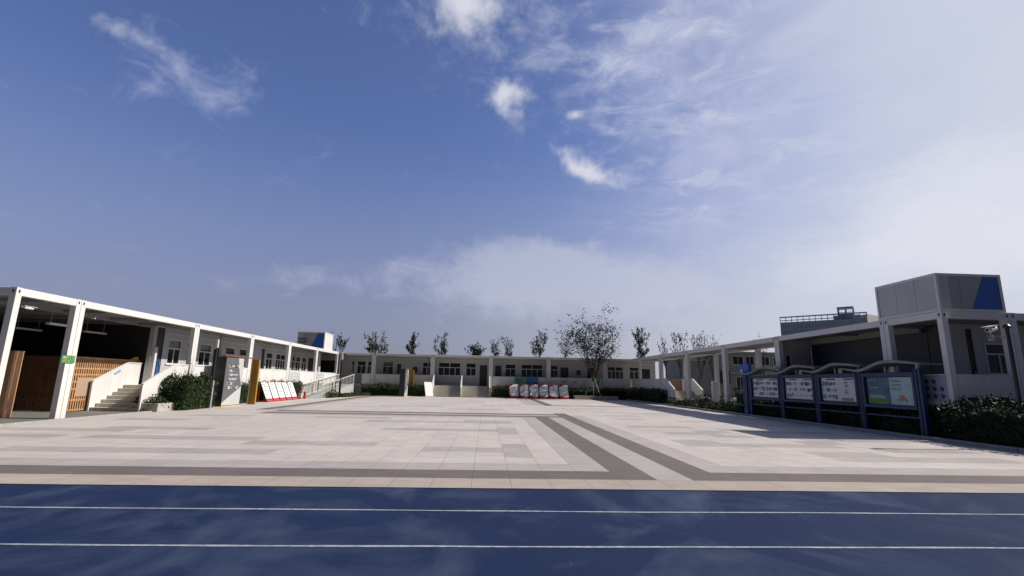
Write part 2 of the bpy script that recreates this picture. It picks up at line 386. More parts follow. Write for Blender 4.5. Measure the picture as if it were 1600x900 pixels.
holesL = [(25.52, 26.2, ZP, 4.02), (26.56, 27.64, 2.16, 3.45), (28.18, 28.72, 2.16, 3.45), (29.36, 30.62, 2.16, 3.45), (31.1, 31.8, ZP, 3.3), (32.23, 33.42, 2.16, 3.45), (34.0, 35.08, 2.16, 3.45),
          (37.32, 37.9, ZP, 3.7), (38.17, 39.29, 2.16, 3.45), (39.87, 41.74, 2.16, 3.45), (43.1, 45.1, 2.16, 3.45), (45.44, 46.6, 2.16, 3.45), (47.0, 49.6, ZP, 3.5)]
w = MB(); wall_panels(w, toL, 25.42, 50.6, ZP, 4.06, holesL); w.build('wall', M['wall'], LB)
for h in holesL:
    if h[2] > 1.5: window(LB, toL, *h, lights=2 if h[1]-h[0] < 1.5 else 4)
    else: door(LB, toL, *h, blue=(h[0] < 26))
w = MB()
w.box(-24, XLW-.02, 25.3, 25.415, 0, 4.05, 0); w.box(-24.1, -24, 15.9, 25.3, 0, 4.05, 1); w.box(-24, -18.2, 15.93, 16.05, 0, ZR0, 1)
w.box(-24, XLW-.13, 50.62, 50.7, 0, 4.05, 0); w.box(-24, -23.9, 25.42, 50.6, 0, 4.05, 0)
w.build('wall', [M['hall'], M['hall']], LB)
w = MB(); w.box(XLW-.1, XLW+.12, 25.16, 25.36, 0, ZR0); w.build('column', M['wall'], LB, bevel=.01)
w = MB(); w.box(-23.9, XL-.12, 25.42, 50.0, ZP-.16, ZP); w.box(-17.03, XL-.12, 24.23, 25.42, ZP-.16, ZP); w.build('floor', M['step'], LB)
w = MB(); w.box(XL-.25, XL-.16, 25.85, 50, 0, ZP-.16); w.box(-23.9, -17.1, 25.2, 25.29, 0, ZP); w.build('plinth', M['plinth'], LB)
s = MB()
for i in range(7): s.box(-17.02, XL-.07, 22.40+.3*i, 24.3 if i < 6 else 24.22, .157*i+.001, .157*(i+1)-.05); s.box(-17.02, XL-.07, 22.375+.3*i, 22.72+.3*i, .157*(i+1)-.05, .157*(i+1))
s.build('steps', M['step'], LB, bevel=.006)
def stair_rail(parent, x, ya, yb, yc, za, zb, t=.06):
    s = 1 if yb > ya else -1
    r = MB(); r.prism([(x-t/2, ya, 0), (x-t/2, ya, za), (x-t/2, yb, zb), (x-t/2, yb, 0)], (t, 0, 0))
    r.bar((x, ya-.02*s, za+.025), (x, yb, zb+.025), t+.05, .05)
    n = 2
    for i in range(n+1):
        y = ya+(yb-ya)*i/n; z = za+(zb-za)*i/n; r.box(x-t/2-.008, x+t/2+.008, y-.025, y+.025, 0, z)
    if yc is not None:
        r.box(x-t/2+.002, x+t/2-.002, yb+.01, yc, 0, zb-.01); r.bar((x, yb-.01, zb+.025), (x, yc+.02, zb+.025), t+.052, .052)
        r.box(x-t/2-.008, x+t/2+.008, yc-.04, yc+.01, 0, zb)
    r.build('railing', M['whitep'], parent, bevel=.004)
stair_rail(LB, -17.06, 22.36, 24.28, 25.15, 1.24, 2.10)
stair_rail(LB, XL-.03, 22.36, 24.42, None, 1.15, 2.09)
railing(LB, (XL-.03, 24.46), (XL-.03, 25.5)); 
for a, b in zip(ysL[2:], ysL[3:]): railing(LB, (XL-.03, a+.23), (XL-.03, b-.23))
for x, y in ((-17.6, 17.2), (-17.0, 20.2), (-19.6, 18.6), (-20.4, 22.6), (-18.3, 23.6)):
    l = MB(); l.box(x-.08, x+.08, y-.62, y+.62, 3.42, 3.5); l.box(x-.004, x+.004, y-.5, y-.492, 3.5, 4.05); l.box(x-.004, x+.004, y+.492, y+.5, 3.5, 4.05); l.build('ceiling_light', M['lampw'], LB)
d = MB(); d.box(XLW+.14, XLW+.30, 25.18, 25.34, ZP, 2.95); d.box(XLW+.02, XLW+.1, 25.50-.06, 25.5, ZP, 2.42); d.build('door_frame', M['white'], LB, bevel=.01)
b = MB(); b.box(-15.0, -14.86, 19.05, 19.09, 3.62, 3.66)
b.build('bracket', M['white'], LB)

for y in (31.45, 43.55):
    q = MB(); q.tube([(XLW+.09, y, ZP), (XLW+.09, y, 4.05)], [.04, .04], 8); q.build('downpipe', M['lightp'], LB)
q = MB(); q.box(XLW+.001, XLW+.04, 26.3, 50.5, 3.72, 3.77); q.build('cable_trunking', M['white'], LB)
# ------------------------------------------------------------------ far block
FB = thing('classroom_building', 'shaded grey-white classroom block with twin stairs closing the far end of the plaza', 'building')
def toF(s, z, d): return (s, YFW+d, z)
xsF = [-11.64, -5.585, .47, 6.525, 12.58]
colB(FB, XL-.1, YF+.1, None, 0)
for x in xsF: colB(FB, x, YF+.1, 'x', 0)
colB(FB, 18.5, YF+.1, None, 0)
edges = [-14.7]+xsF+[18.5]
for a, b in zip(edges, edges[1:]):
    r = MB(); r.box(a+.2, b-.2, YF+.012, YF+.19, ZR0+.02, ZR-.004); r.build('roof_beam', M['white'], FB, bevel=.012)
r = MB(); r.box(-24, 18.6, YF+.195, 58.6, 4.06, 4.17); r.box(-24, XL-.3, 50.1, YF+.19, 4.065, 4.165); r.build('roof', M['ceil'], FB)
holesF = [(-17.7, -15.9, ZP, 3.5), (-14.4, -14.0, 2.12, 3.5), (-13.8, -12.85, 2.12, 3.5), (-12.7, -12.1, 2.12, 3.5), (-11.08, -9.93, 2.12, 3.5), (-9.6, -9.1, ZP, 3.3), (-6.86, -5.98, 2.12, 3.5), (-5.16, -2.75, 2.12, 3.52), (-2.2, -1.1, 2.12, 3.52),
          (-.75, .14, ZP, 3.35), (.91, 1.67, ZP, 3.35), (2.02, 3.2, 2.12, 3.5), (3.76, 6.13, 2.12, 3.5), (6.97, 7.81, 2.12, 3.45), (8.02, 9.0, ZP, 3.3), (10.99, 11.91, ZP, 3.3), (13.25, 15.03, 2.12, 3.45), (15.67, 16.74, 2.12, 3.45), (17.03, 18.03, ZP, 3.3)]
w = MB(); wall_panels(w, toF, -24, 18.6, ZP, 4.06, holesF); w.box(-24, 18.6, 58.5, 58.6, 0, 4.06); w.box(18.5, 18.6, YFW+.13, 58.5, 0, 4.06); w.build('wall', M['wall'], FB)
for h in holesF:
    if h[2] > 1.5: window(FB, toF, *h, lights=2 if h[1]-h[0] < 1.7 else 4)
    else: door(FB, toF, *h)
w = MB(); w.box(-17.0, 18.5, YF+.12, YFW+.1, ZP-.16, ZP); w.box(XLW+.02, XL-.1, 50.05, YF+.11, ZP-.16, ZP); w.build('floor', M['step'], FB)
w = MB(); w.box(-14.7, -5.4, YF+.14, YF+.22, 0, ZP-.16); w.box(.45, 18.5, YF+.14, YF+.22, 0, ZP-.16); w.build('plinth', M['plinth'], FB)
for a, b in ((-12.75, -11.64), (-11.64, -5.585), (.47, 6.525), (6.525, 12.58), (12.58, 18.4)): railing(FB, (a+.24 if a > -12.7 else a, YF+.05), (b-.24, YF+.05), m='whitep')
for x0, x1 in ((-5.30, -2.52), (-2.45, .33)):
    s = MB()
    for i in range(7): s.box(x0, x1, 49.52+.27*i, YF+.11, .157*i+.001, .157*(i+1)-.05); s.box(x0, x1, 49.5+.27*i, 49.8+.27*i, .157*(i+1)-.05, .157*(i+1))
    s.build('steps', M['step'], FB, bevel=.006)
for x in (-5.36, -2.485, .39): stair_rail(FB, x, 49.45, YF-.1, None, .95, 2.1)
for x, z in ((-7.62, 2.7), (10.07, 2.72)):
    q = MB(); q.box(x-.28, x+.28, YFW-.03, YFW-.004, z-.3, z+.3, 0); q.box(x-.24, x+.24, YFW-.034, YFW-.031, z-.26, z+.26, 1); q.build('wall_plaque', [M['grey'], M['ink'] if x > 0 else M['navy']], FB)

for x in (-5.9, 1.0, 7.0, 12.1):
    q = MB(); q.tube([(x-.35, YFW-.09, ZP), (x-.35, YFW-.09, 4.05)], [.04, .04], 8); q.build('downpipe', M['lightp'], FB)
q = MB(); q.box(-14.6, 18.4, YFW-.04, YFW-.001, 3.74, 3.79); q.build('cable_trunking', M['white'], FB)
for x in (-8.6, -2.6, 3.5, 9.5, 15.5):
    q = MB(); q.box(x-.6, x+.6, YF+.9, YF+1.02, 4.0, 4.058); q.build('ceiling_light', M['lampw'], FB)
# ------------------------------------------------------------------ covered walkway (open, at ground level)
CW = thing('covered_walkway', 'open-sided roofed walkway on columns joining the right block to the far block', 'walkway')
ysW = [30.95, 36.85, 42.75, 48.65]
for y in ysW:
    colB(CW, XR+.1, y, 'y', 0); colB(CW, 17.67, y, 'y', 0)
eW = [25.16]+ysW+[51.25]
for a, b in zip(eW, eW[1:]):
    for x in (XR, 17.58):
        r = MB(); r.box(x+.012, x+.19, a+.2, b-.2, ZR0, ZR-.004); r.build('roof_beam', M['white'], CW, bevel=.012)
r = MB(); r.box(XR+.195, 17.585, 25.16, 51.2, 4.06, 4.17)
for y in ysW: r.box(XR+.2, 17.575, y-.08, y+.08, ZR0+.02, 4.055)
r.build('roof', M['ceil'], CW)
s = MB()
for i in range(7): s.box(XR+.08, 17.58, 39.55+.28*i, 41.6, .157*i+.001, .157*(i+1)-.05); s.box(XR+.08, 17.58, 39.53+.28*i, 39.86+.28*i, .157*(i+1)-.05, .157*(i+1))
s.build('steps', M['step'], CW, bevel=.006)
w = MB(); w.box(XR+.06, 17.6, 41.6, 51.25, ZP-.16, ZP); w.build('floor', M['step'], CW)
w = MB(); w.box(XR+.16, XR+.22, 41.5, 51.25, 0, ZP-.16); w.build('plinth', M['plinth'], CW)
stair_rail(CW, XR+.03, 39.5, 41.3, 42.5, 1.2, 2.1); stair_rail(CW, 17.66, 39.5, 41.3, 42.5, 1.2, 2.1)
railing(CW, (XR+.03, 42.98), (XR+.03, 48.42)); railing(CW, (XR+.03, 48.9), (XR+.03, 51.2)); railing(CW, (17.67, 42.98), (17.67, 48.42))
w = MB(); w.box(XR+.25, 17.5, 43.2, 43.26, ZP, 2.1); w.build('gate', M['board'], CW)

# ------------------------------------------------------------------ right block
RB = thing('classroom_building', 'shaded modular block with a roof-top box at its corner on the right of the plaza', 'building')
def toR(s, z, d): return (s, 17.30+d, z)
colB(RB, XR+.1, 15.58, None, 0); colB(RB, XR+.1, 17.93, 'y', 0); colB(RB, XR+.1, 25.03, 'y', 0)
colB(RB, 17.77, 15.58, 'x', 0); colB(RB, 23.8, 15.58, 'x', 0); colB(RB, 29.8, 15.58, 'x', 0)
for a, b in ((15.68, 17.72), (18.14, 24.82)):
    r = MB(); r.box(XR+.012, XR+.19, a, b, ZR0, ZR-.004); r.build('roof_beam', M['white'], RB, bevel=.012)
for a, b in ((XR+.2, 17.56), (17.98, 23.59), (24.01, 29.59)):
    r = MB(); r.box(a, b, 15.492, 15.67, ZR0, ZR-.002); r.build('roof_beam', M['white'], RB, bevel=.012)
r = MB(); r.box(XR+.195, 30, 15.675, 25.13, 4.06, 4.17)
r.box(XR+.2, 17.1, 18.0, 18.12, 3.94, 4.06); r.box(17.0, 17.12, 18.2, 24.8, 3.8, 4.06); r.box(XR+.2, 17.0, 21.4, 21.5, 3.96, 4.06)
r.build('roof', M['ceil'], RB)
holesR = [(17.9, 18.25, ZP, 3.92), (18.62, 19.7, 2.2, 3.36), (20.4, 21.6, 2.2, 3.4), (22.2, 23.2, ZP, 3.4)]
w = MB(); wall_panels(w, toR, 17.2, 30, ZP, 4.06, holesR); w.build('wall', M['wall'], RB)
for h in holesR:
    if h[2] > 1.5: window(RB, toR, *h, lights=2, transom=2.95)
    else: door(RB, toR, *h)
w = MB(); w.box(XRW, XRW+.12, 17.43, 25.0, 0, 4.05, 0)
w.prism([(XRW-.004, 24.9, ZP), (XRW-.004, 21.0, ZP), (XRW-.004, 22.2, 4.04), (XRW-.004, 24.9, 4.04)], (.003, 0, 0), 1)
w.box(XRW-.02, XRW-.005, 18.1, 18.2, ZP, 4.05, 0)
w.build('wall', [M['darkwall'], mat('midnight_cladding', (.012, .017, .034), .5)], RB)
w = MB(); wall_panels(w, lambda s, z, d: (s, 25.0+d, z), 15.66, XRW-.03, ZP, 4.05, [(15.72, 16.05, 1.2, 3.3)]); w.box(17.33, 30, 25.0, 25.12, 0, 4.05); w.build('wall', M['wall'], RB)
window(RB, lambda s, z, d: (s, 25.0+d, z), 15.72, 16.05, 1.2, 3.3, lights=1, transom=None)
w = MB(); w.box(XR+.06, 30, 15.6, 25.1, ZP-.16, ZP); w.build('floor', M['step'], RB)
w = MB(); w.box(XR+.16, XR+.24, 15.7, 25.1, 0, ZP-.16); w.box(XR+.245, 30, 15.7, 15.78, 0, ZP-.16); w.build('plinth', M['plinth'], RB)
railing(RB, (XR+.03, 15.70), (XR+.03, 17.70)); railing(RB, (XR+.03, 18.16), (XR+.03, 24.8))
railing(RB, (XR+.22, 15.52), (17.54, 15.52)); railing(RB, (18.0, 15.52), (23.56, 15.52)); railing(RB, (24.0, 15.52), (29.5, 15.52))

# ------------------------------------------------------------------ roof-top boxes
def roof_box(x0, x1, y0, y1, z1, label, louvre):
    z0 = ZR+.004
    T = thing('rooftop_box', label, 'roof box', ((x0+x1)/2, (y0+y1)/2, z0)); o = T.location
    f = MB(o); c = .09
    for x in (x0, x1-c):
        for y in (y0, y1-c): f.box(x, x+c, y, y+c, z0, z1)
    for z in (z0, z1-c):
        f.box(x0+c, x1-c, y0+.003, y0+c, z, z+c); f.box(x0+c, x1-c, y1-c, y1-.003, z, z+c)
        f.box(x0+.003, x0+c, y0+c, y1-c, z, z+c); f.box(x1-c, x1-.003, y0+c, y1-c, z, z+c)
    f.box(x0+c, x1-c, y0+c, y1-c, z1-.05, z1-.02)
    f.build('frame', M['white'], T, bevel=.008)
    p = MB(o); a, b, zz0, zz1 = x0+c, x1-c, z0+c, z1-c
    n = 3
    for i in range(n):   # long sides
        ya = y0+c+(y1-y0-2*c)*i/n+.006; yb = y0+c+(y1-y0-2*c)*(i+1)/n-.006
        p.box(x0+.03, x0+.05, ya, yb, zz0, zz1, 0); p.box(x1-.05, x1-.03, ya, yb, zz0, zz1, 3)  # sun-side panels are white: their sunlit brightness is put into the colour
    p.box(a, b, y1-.05, y1-.03, zz0, zz1, 0)
    w = b-a
    p.box(a, a+.17*w, y0+.03, y0+.05, zz0, zz1, 2); p.box(a+.175*w, a+.345*w, y0+.034, y0+.054, zz0, zz1, 1)
    p.prism([(a+.35*w, y0+.03, zz0), (a+.50*w, y0+.03, zz0), (a+.75*w, y0+.03, zz1), (a+.35*w, y0+.03, zz1)], (0, .02, 0), 1)
    p.build('side_panel', [M['pan'], M['pand'], M['lightp'], M['white']], T)
    t = MB(o); t.prism([(a+.505*w, y0+.026, zz0), (b, y0+.026, zz0), (b, y0+.026, zz1), (a+.755*w, y0+.026, zz1)], (0, .022, 0)); t.build('blue_panel', M['blue'], T)
    if louvre:
        l = MB(o)
        for z in (z0+.55, z0+.82, z0+.2): l.box(a+.02, a+.32*w, y0+.0, y0+.028, z, z+.14)
        l.build('vent', M['greyp'], T)
    return T
roof_box(XR+.01, 17.70, 15.50, 18.15, 5.56, 'large pale panelled box with a blue triangle on the roof corner of the right block', False)
roof_box(-17.55, -15.05, 45.9, 48.4, 5.80, 'small white box with a blue triangle and sunlit side on the left block roof', True)

# ------------------------------------------------------------------ foliage
def leaf_quad(mb, cols, p, s, rr, c, up=.0):
    d = Vector((rr.gauss(0, 1), rr.gauss(0, 1), rr.gauss(0, 1)+up)).normalized(); e = d.cross(Vector((rr.gauss(0, 1), rr.gauss(0, 1), rr.gauss(0, 1)))).normalized()
    a = d*s; b = e*s*.5
    mb.add([p-a*.5, p+b*.5+a*.05, p+a*.5, p-b*.5+a*.05], [(0, 1, 2, 3)]); cols.append(c)
def leafcol(rr, base):
    v = rr.uniform(.4, 1.35); y = rr.uniform(-.15, .35)
    return (base[0]*v*(1+y), base[1]*v*(1+y*.4), base[2]*v*(1-y*.3))
def hedge(name, label, cat, x0, x1, y0, y1, h, n, seed, base=(.035, .062, .018), ls=.11, group=None, wob=.22, core=True, stems=True):
    rr = random.Random(seed); T = thing(name, label, cat, ((x0+x1)/2, (y0+y1)/2, 0), 0, group); o = T.location
    mb = MB(o); cols = []
    ph = [rr.uniform(0, 6.3) for _ in range(6)]
    def H(x, y): return h*(1+wob*(.45*math.sin(x*2.3+ph[0])*math.cos(y*1.9+ph[1])+.35*math.sin(y*4.1+ph[2]+x)+.25*math.sin(x*6.1+ph[3]+y*5.3)))
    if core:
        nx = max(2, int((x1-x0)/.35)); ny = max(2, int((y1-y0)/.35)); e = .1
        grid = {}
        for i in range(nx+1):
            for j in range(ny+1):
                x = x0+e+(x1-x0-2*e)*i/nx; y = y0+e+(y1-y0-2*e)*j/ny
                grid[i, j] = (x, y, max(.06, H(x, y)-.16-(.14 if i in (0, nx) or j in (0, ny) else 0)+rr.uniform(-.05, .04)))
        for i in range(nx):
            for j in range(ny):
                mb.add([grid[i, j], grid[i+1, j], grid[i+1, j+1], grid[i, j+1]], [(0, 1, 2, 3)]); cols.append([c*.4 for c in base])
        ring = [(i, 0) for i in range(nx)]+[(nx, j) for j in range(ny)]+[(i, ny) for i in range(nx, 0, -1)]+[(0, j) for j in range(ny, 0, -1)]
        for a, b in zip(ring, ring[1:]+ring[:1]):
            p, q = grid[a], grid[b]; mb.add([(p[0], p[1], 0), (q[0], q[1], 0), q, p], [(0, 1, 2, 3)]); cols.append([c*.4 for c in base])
    X, Y = x1-x0, y1-y0; at, asx, asy = X*Y, 2*Y*h, 2*X*h; tot = at+asx+asy
    for k in range(n):
        u = rr.random()*tot
        if u < at: x = rr.uniform(x0, x1); y = rr.uniform(y0, y1); z = H(x, y)+rr.gauss(-.04, .07)
        elif u < at+asx: x = rr.choice((x0, x1))+rr.gauss(0, .06); y = rr.uniform(y0, y1); z = rr.uniform(.03, 1)*H(x, y)
        else: y = rr.choice((y0, y1))+rr.gauss(0, .06); x = rr.uniform(x0, x1); z = rr.uniform(.03, 1)*H(x, y)
        if rr.random() < .04 and u < at: z += rr.uniform(.04, .2)
        leaf_quad(mb, cols, Vector((x, y, max(.02, z))), ls*rr.uniform(.6, 1.4), rr, leafcol(rr, base), .3)
    mb.cols = cols; mb.build('foliage', M['leaf'], T)
    if stems:
        st = MB(o)
        for k in range(max(2, int(max(X, Y)/.6))):
            x = rr.uniform(x0+.1, x1-.1); y = rr.uniform(y0+.1, y1-.1)
            st.tube([(x, y, 0), (x+rr.uniform(-.08, .08), y+rr.uniform(-.08, .08), H(x, y)+rr.uniform(.02, .28))], [.012, .004], 5)
        st.build('stem', M['bark'], T)
    return T
def tree(label, x, y, h, spread, nleaf, seed, bare=.35, leaders=4, base=(.022, .03, .014), lsz=.30, lift=.32, clump=.20, group=None, upright=1., name='tree', r0=None):
    rr = random.Random(seed); T = thing(name, label, 'tree', (x, y, 0), 0, group); tr = MB(); tips = []
    r0 = r0 or h*.013
    def branch(p, d, L, r, lev):
        n = 4 if lev < 2 else 3; pts = [p.copy()]; rs = [r]; q = p.copy(); dd = d.copy()
        for i in range(n):
            dd = (dd+Vector((rr.gauss(0, .13), rr.gauss(0, .13), rr.gauss(.06*upright, .08)))).normalized(); q = q+dd*L/n; pts.append(q.copy()); rs.append(r*(1-.75*(i+1)/n) if lev > 0 else r*(1-.4*(i+1)/n))
        tr.tube(pts, rs, 6 if lev < 2 else 4)
        if lev >= 2:
            for i in range(1, n+1): tips.append((pts[i], dd))
        if lev < 3:
            k = {0: 0, 1: 5, 2: 3}[lev]
            for i in range(k):
                tpar = rr.uniform(.25, 1.); j = min(int(tpar*n), n-1); fr = tpar*n-j
                s = pts[j].lerp(pts[j+1], fr); ang = rr.uniform(0, 6.283)
                side = Vector((math.cos(ang), math.sin(ang), rr.uniform(.05, .5)))
                nd = (dd*.8*upright+side*.75).normalized()
                branch(s, nd, L*rr.uniform(.32, .6), max(.006, r*.45*(1-.5*tpar)), lev+1)
        return pts, dd
    tp = h*lift
    branch(Vector((0, 0, -.05)), Vector((rr.uniform(-.04, .04), rr.uniform(-.04, .04), 1)), tp, r0, 0)
    top = Vector((tr.v[-1].x*0, 0, tp*.97))
    for i in range(leaders):
        a = 6.283*i/leaders+rr.uniform(-.5, .5); out = spread*rr.uniform(.55, 1.05); d = Vector((math.cos(a)*out, math.sin(a)*out, (h-tp)*rr.uniform(.75, 1.)))
        st = Vector((0, 0, tp*rr.uniform(.8, .97))); branch(st, d.normalized(), d.length, r0*.62, 1)
    lf = MB(); cols = []
    good = [t for t in tips if rr.random() > bare] or tips
    zmin = lift*h*.9
    for k in range(nleaf):
        p, d = rr.choice(good); q = p+Vector((rr.gauss(0, clump), rr.gauss(0, clump), rr.gauss(0, clump*.8)))*(.5 if rr.random() < .6 else 1)
        leaf_quad(lf, cols, q, lsz*rr.uniform(.6, 1.3), rr, leafcol(rr, base), 0)
    allv = tr.v+lf.v; zs = max(v.z for v in allv); kz = h/zs
    rs = sorted(math.hypot(v.x, v.y) for v in lf.v); kr = spread/max(.3, rs[int(len(rs)*.96)])
    for m_ in (tr, lf):   # true height and crown radius
        m_.v = [Vector((v.x*(1 if v.z < tp*.8 else kr), v.y*(1 if v.z < tp*.8 else kr), v.z*kz)) for v in m_.v]
    tr.build('trunk', M['bark'], T, smooth=True)
    lf.cols = cols; lf.build('crown', M['leaf'], T)
    return T

# ------------------------------------------------------------------ planting
hedge('shrub', 'big dark rounded shrub beside the left stairs and grey lamp post', 'shrub', -14.85, -13.75, 23.5, 26.0, 1.42, 5200, 11, wob=.2)
hedge('shrub', 'low spreading shrub in the stone planter at the foot of the left stairs', 'shrub', -15.3, -14.3, 22.5, 23.45, .52, 1300, 12, wob=.4)
hedge('hedge', 'clipped dark hedge behind the ochre totem panel and leaning boards on the left', 'hedge', -14.92, -14.58, 27.6, 40.3, 1.25, 6000, 13, wob=.14)
hedge('hedge', 'dark hedge between the ramp and the far totem sign', 'hedge', -12.5, -6.1, 50.1, 51.2, 1.05, 3600, 14, wob=.25)
hedge('hedge', 'small hedge clump between the far totem and far stairs', 'hedge', -7.1, -5.9, 49.9, 51.1, .85, 1100, 15, wob=.3)
hedge('hedge', 'long dark hedge behind the six red based boards along the far block', 'hedge', .7, 14.6, 50.15, 51.2, 1.12, 7000, 16, wob=.16)
hedge('hedge', 'dark hedge along the walkway stair wall in the far right corner', 'hedge', 14.55, 15.25, 41.0, 50.1, 1.15, 4200, 17, wob=.2)
hedge('ground_cover', 'low bushy ground cover along the right kerb under the walkway', 'shrub', 14.6, 15.35, 31.5, 40.6, .42, 3200, 18, base=(.05, .075, .02), wob=.5)
hedge('shrub', 'rounded dark bush at the far end of the blue notice boards', 'shrub', 15.55, 17.2, 27.6, 30.3, 1.45, 2600, 19, wob=.3)
hedge('shrub', 'low bush beside the white pedestal under the walkway', 'shrub', 15.6, 17.3, 33.6, 36.0, .75, 1500, 20, wob=.4)
hedge('ground_cover', 'low planting strip between kerb and bush left of the notice boards', 'shrub', 14.6, 15.4, 27.8, 31.2, .5, 1500, 21, wob=.4)
hedge('hedge', 'dark hedge growing behind and below the blue notice boards', 'hedge', 15.02, 15.34, 15.5, 27.3, 1.0, 5200, 22, wob=.12, base=(.022, .036, .013))
hedge('hedge', 'broad dark hedge under the camera pole at the right edge', 'hedge', 14.62, 21.5, 10.6, 15.2, 1.22, 13000, 23, wob=.14, base=(.022, .036, .013))
gm = MB(); cols = []; rr = random.Random(5)
for k in range(5200):
    x = rr.uniform(-13.3, -11.2); y = rr.uniform(43.6, 50.0)
    if x > -12.1+(y-43.6)*.12: continue
    leaf_quad(gm, cols, Vector((x, y, rr.uniform(.02, .22))), rr.uniform(.1, .24), rr, leafcol(rr, (.055, .085, .02)), 1.5)
gm.cols = cols; tag(gm.build('grass', M['leaf']), 'rough green grass beside the access ramp', 'grass', kind='stuff')
hedge('shrub', 'low yellow green shrub in the grass beside the ramp railing', 'shrub', -13.2, -12.6, 41.6, 43.9, .42, 900, 31, base=(.06, .085, .018), wob=.5)

tree('tallest broad sparse tree standing in the stone planter before the far block', 10.85, 49.6, 9.75, 3.5, 4300, 101, bare=.2, leaders=13, lsz=.24, lift=.30, clump=.36, r0=.10, upright=.75)
GB = 'thin young trees behind the far block'
tree('sparse twin-stemmed tree just right of the left roof-top box', -20.0, 68, 8.3, 1.5, 950, 102, bare=.5, leaders=4, group=GB, lift=.55)
tree('fullest leafy young tree, second from the left behind the far block', -15.0, 68, 8.5, 1.8, 2000, 103, bare=.1, leaders=6, group=GB, base=(.06, .075, .03), lift=.5)
tree('narrow upright young tree, third from the left behind the far block', -10.3, 68, 8.3, .95, 1700, 104, bare=.15, leaders=3, group=GB, lift=.5)
tree('sparse young tree behind the roof above the far twin stairs, left of the shortest tree', -6.2, 68, 8.5, 1.4, 1300, 105, bare=.35, leaders=5, group=GB, lift=.52)
tree('shortest young tree showing just over the far block roof', -1.8, 68, 7.1, 1.35, 1000, 106, bare=.3, leaders=5, group=GB, lift=.62)
tree('bare pale young tree right of the shortest one, beside a dark stem', 1.0, 68, 8.4, 1.15, 520, 107, bare=.3, leaders=4, group=GB, lift=.5)
tree('thin young tree with a dark straight stem, right of the bare pale one', 2.9, 68, 8.2, 1.1, 600, 108, bare=.3, leaders=4, group=GB, lift=.55)
tree('wide open young tree between the pale pair and the tallest tree', 7.1, 68, 8.9, 1.55, 950, 109, bare=.3, leaders=5, group=GB, lift=.52)
tree('thin young tree close on the left of the tallest tree', 11.2, 70, 8.9, 1.2, 450, 110, bare=.4, leaders=5, group=GB, lift=.5)
tree('flat-topped dark young tree just right of the tallest tree', 21.2, 67, 9.6, 1.9, 2300, 111, bare=.2, leaders=5, group=GB, lift=.45)
GR = 'young trees beyond the covered walkway'
tree('leafy upright tree, leftmost beyond the covered walkway roof', 24.6, 66, 8.8, .8, 1200, 112, bare=.2, leaders=3, group=GR, lift=.4)
tree('open airy tree, second beyond the covered walkway roof', 26.6, 66, 9.1, 1.3, 900, 113, bare=.25, leaders=5, group=GR, lift=.38)
tree('open airy tree, third beyond the covered walkway roof', 29.0, 65, 9.1, 1.4, 850, 114, bare=.25, leaders=5, group=GR, lift=.38)
tree('thin airy tree, fourth beyond the covered walkway roof', 31.0, 66, 8.8, 1.2, 700, 115, bare=.3, leaders=5, group=GR, lift=.38)
tree('lone bare treetop over the walkway roof left of the glass building', 40.6, 70, 9.6, 1.3, 160, 116, bare=.3, leaders=5, lift=.5)

# bare saplings by the left shrub
for lx, ly, hh, lab_ in ((-14.3, 24.4, 2.35, 'bare thin sapling rising from the middle of the big dark shrub'), (-13.95, 25.75, 2.75, 'bare thin sapling close beside the near lamp post')):
    T = thing('sapling', lab_, 'sapling'); T.location = (lx, ly, 0); rr = random.Random(int(hh*100)); q = MB()
    for k in range(4 if hh > 2.5 else 2):
        a = rr.uniform(0, 6.28); e = .16
        q.tube([(0, 0, 0), (math.cos(a)*e*.5, math.sin(a)*e*.5, hh*.5), (math.cos(a)*e, math.sin(a)*e, hh*rr.uniform(.8, 1))], [.018, .013, .005], 6)
    q.build('trunk', M['bark'], T)
    q = MB(); cols = []
    for k in range(26): leaf_quad(q, cols, Vector((rr.gauss(0, .12), rr.gauss(0, .12), hh*rr.uniform(.6, 1))), .09, rr, leafcol(rr, (.04, .06, .02)))
    q.cols = cols; q.build('crown', M['leaf'], T)
# planters
def planter(label, x0, x1, y0, y1, h):
    p = MB(); t = .12; p.box(x0, x1, y0, y0+t, 0, h); p.box(x0, x1, y1-t, y1, 0, h); p.box(x0, x0+t, y0+t, y1-t, 0, h); p.box(x1-t, x1, y0+t, y1-t, 0, h)
    T = thing('planter', label, 'planter', ((x0+x1)/2, (y0+y1)/2, 0)); p.o = T.location
    p.v = [v-Vector(T.location) for v in p.v]; p.build('wall', M['stone'], T, bevel=.012)
    s = MB(T.location); s.box(x0+t, x1-t, y0+t, y1-t, 0, h-.06); s.build('soil', mat('soil', (.05, .038, .028), .95, .3, 8, .4), T)
planter('low beige stone planter at the foot of the left stairs', -15.4, -14.2, 22.42, 23.55, .36)
planter('long low stone planter around the tallest tree', 8.9, 13.3, 49.05, 50.05, .36)
ts = thing('tree_support', 'pale tripod of stakes propping the tallest tree in its planter', 'stakes', (10.85, 49.6, 0))
for a in (3.5, 5.6, 1.4):
    s = MB(); s.tube([(math.cos(a)*.95, math.sin(a)*.5, .2), (math.cos(a)*.1, math.sin(a)*.1, 2.3)], [.028, .028], 8); s.build('stake', M['lightp'], ts)
s = MB(); s.tube([(-.13, 0, 2.2), (0, .13, 2.22), (.13, 0, 2.2), (0, -.13, 2.18), (-.13, 0, 2.2)], [.02]*5, 6); s.build('tie', M['lightp'], ts)

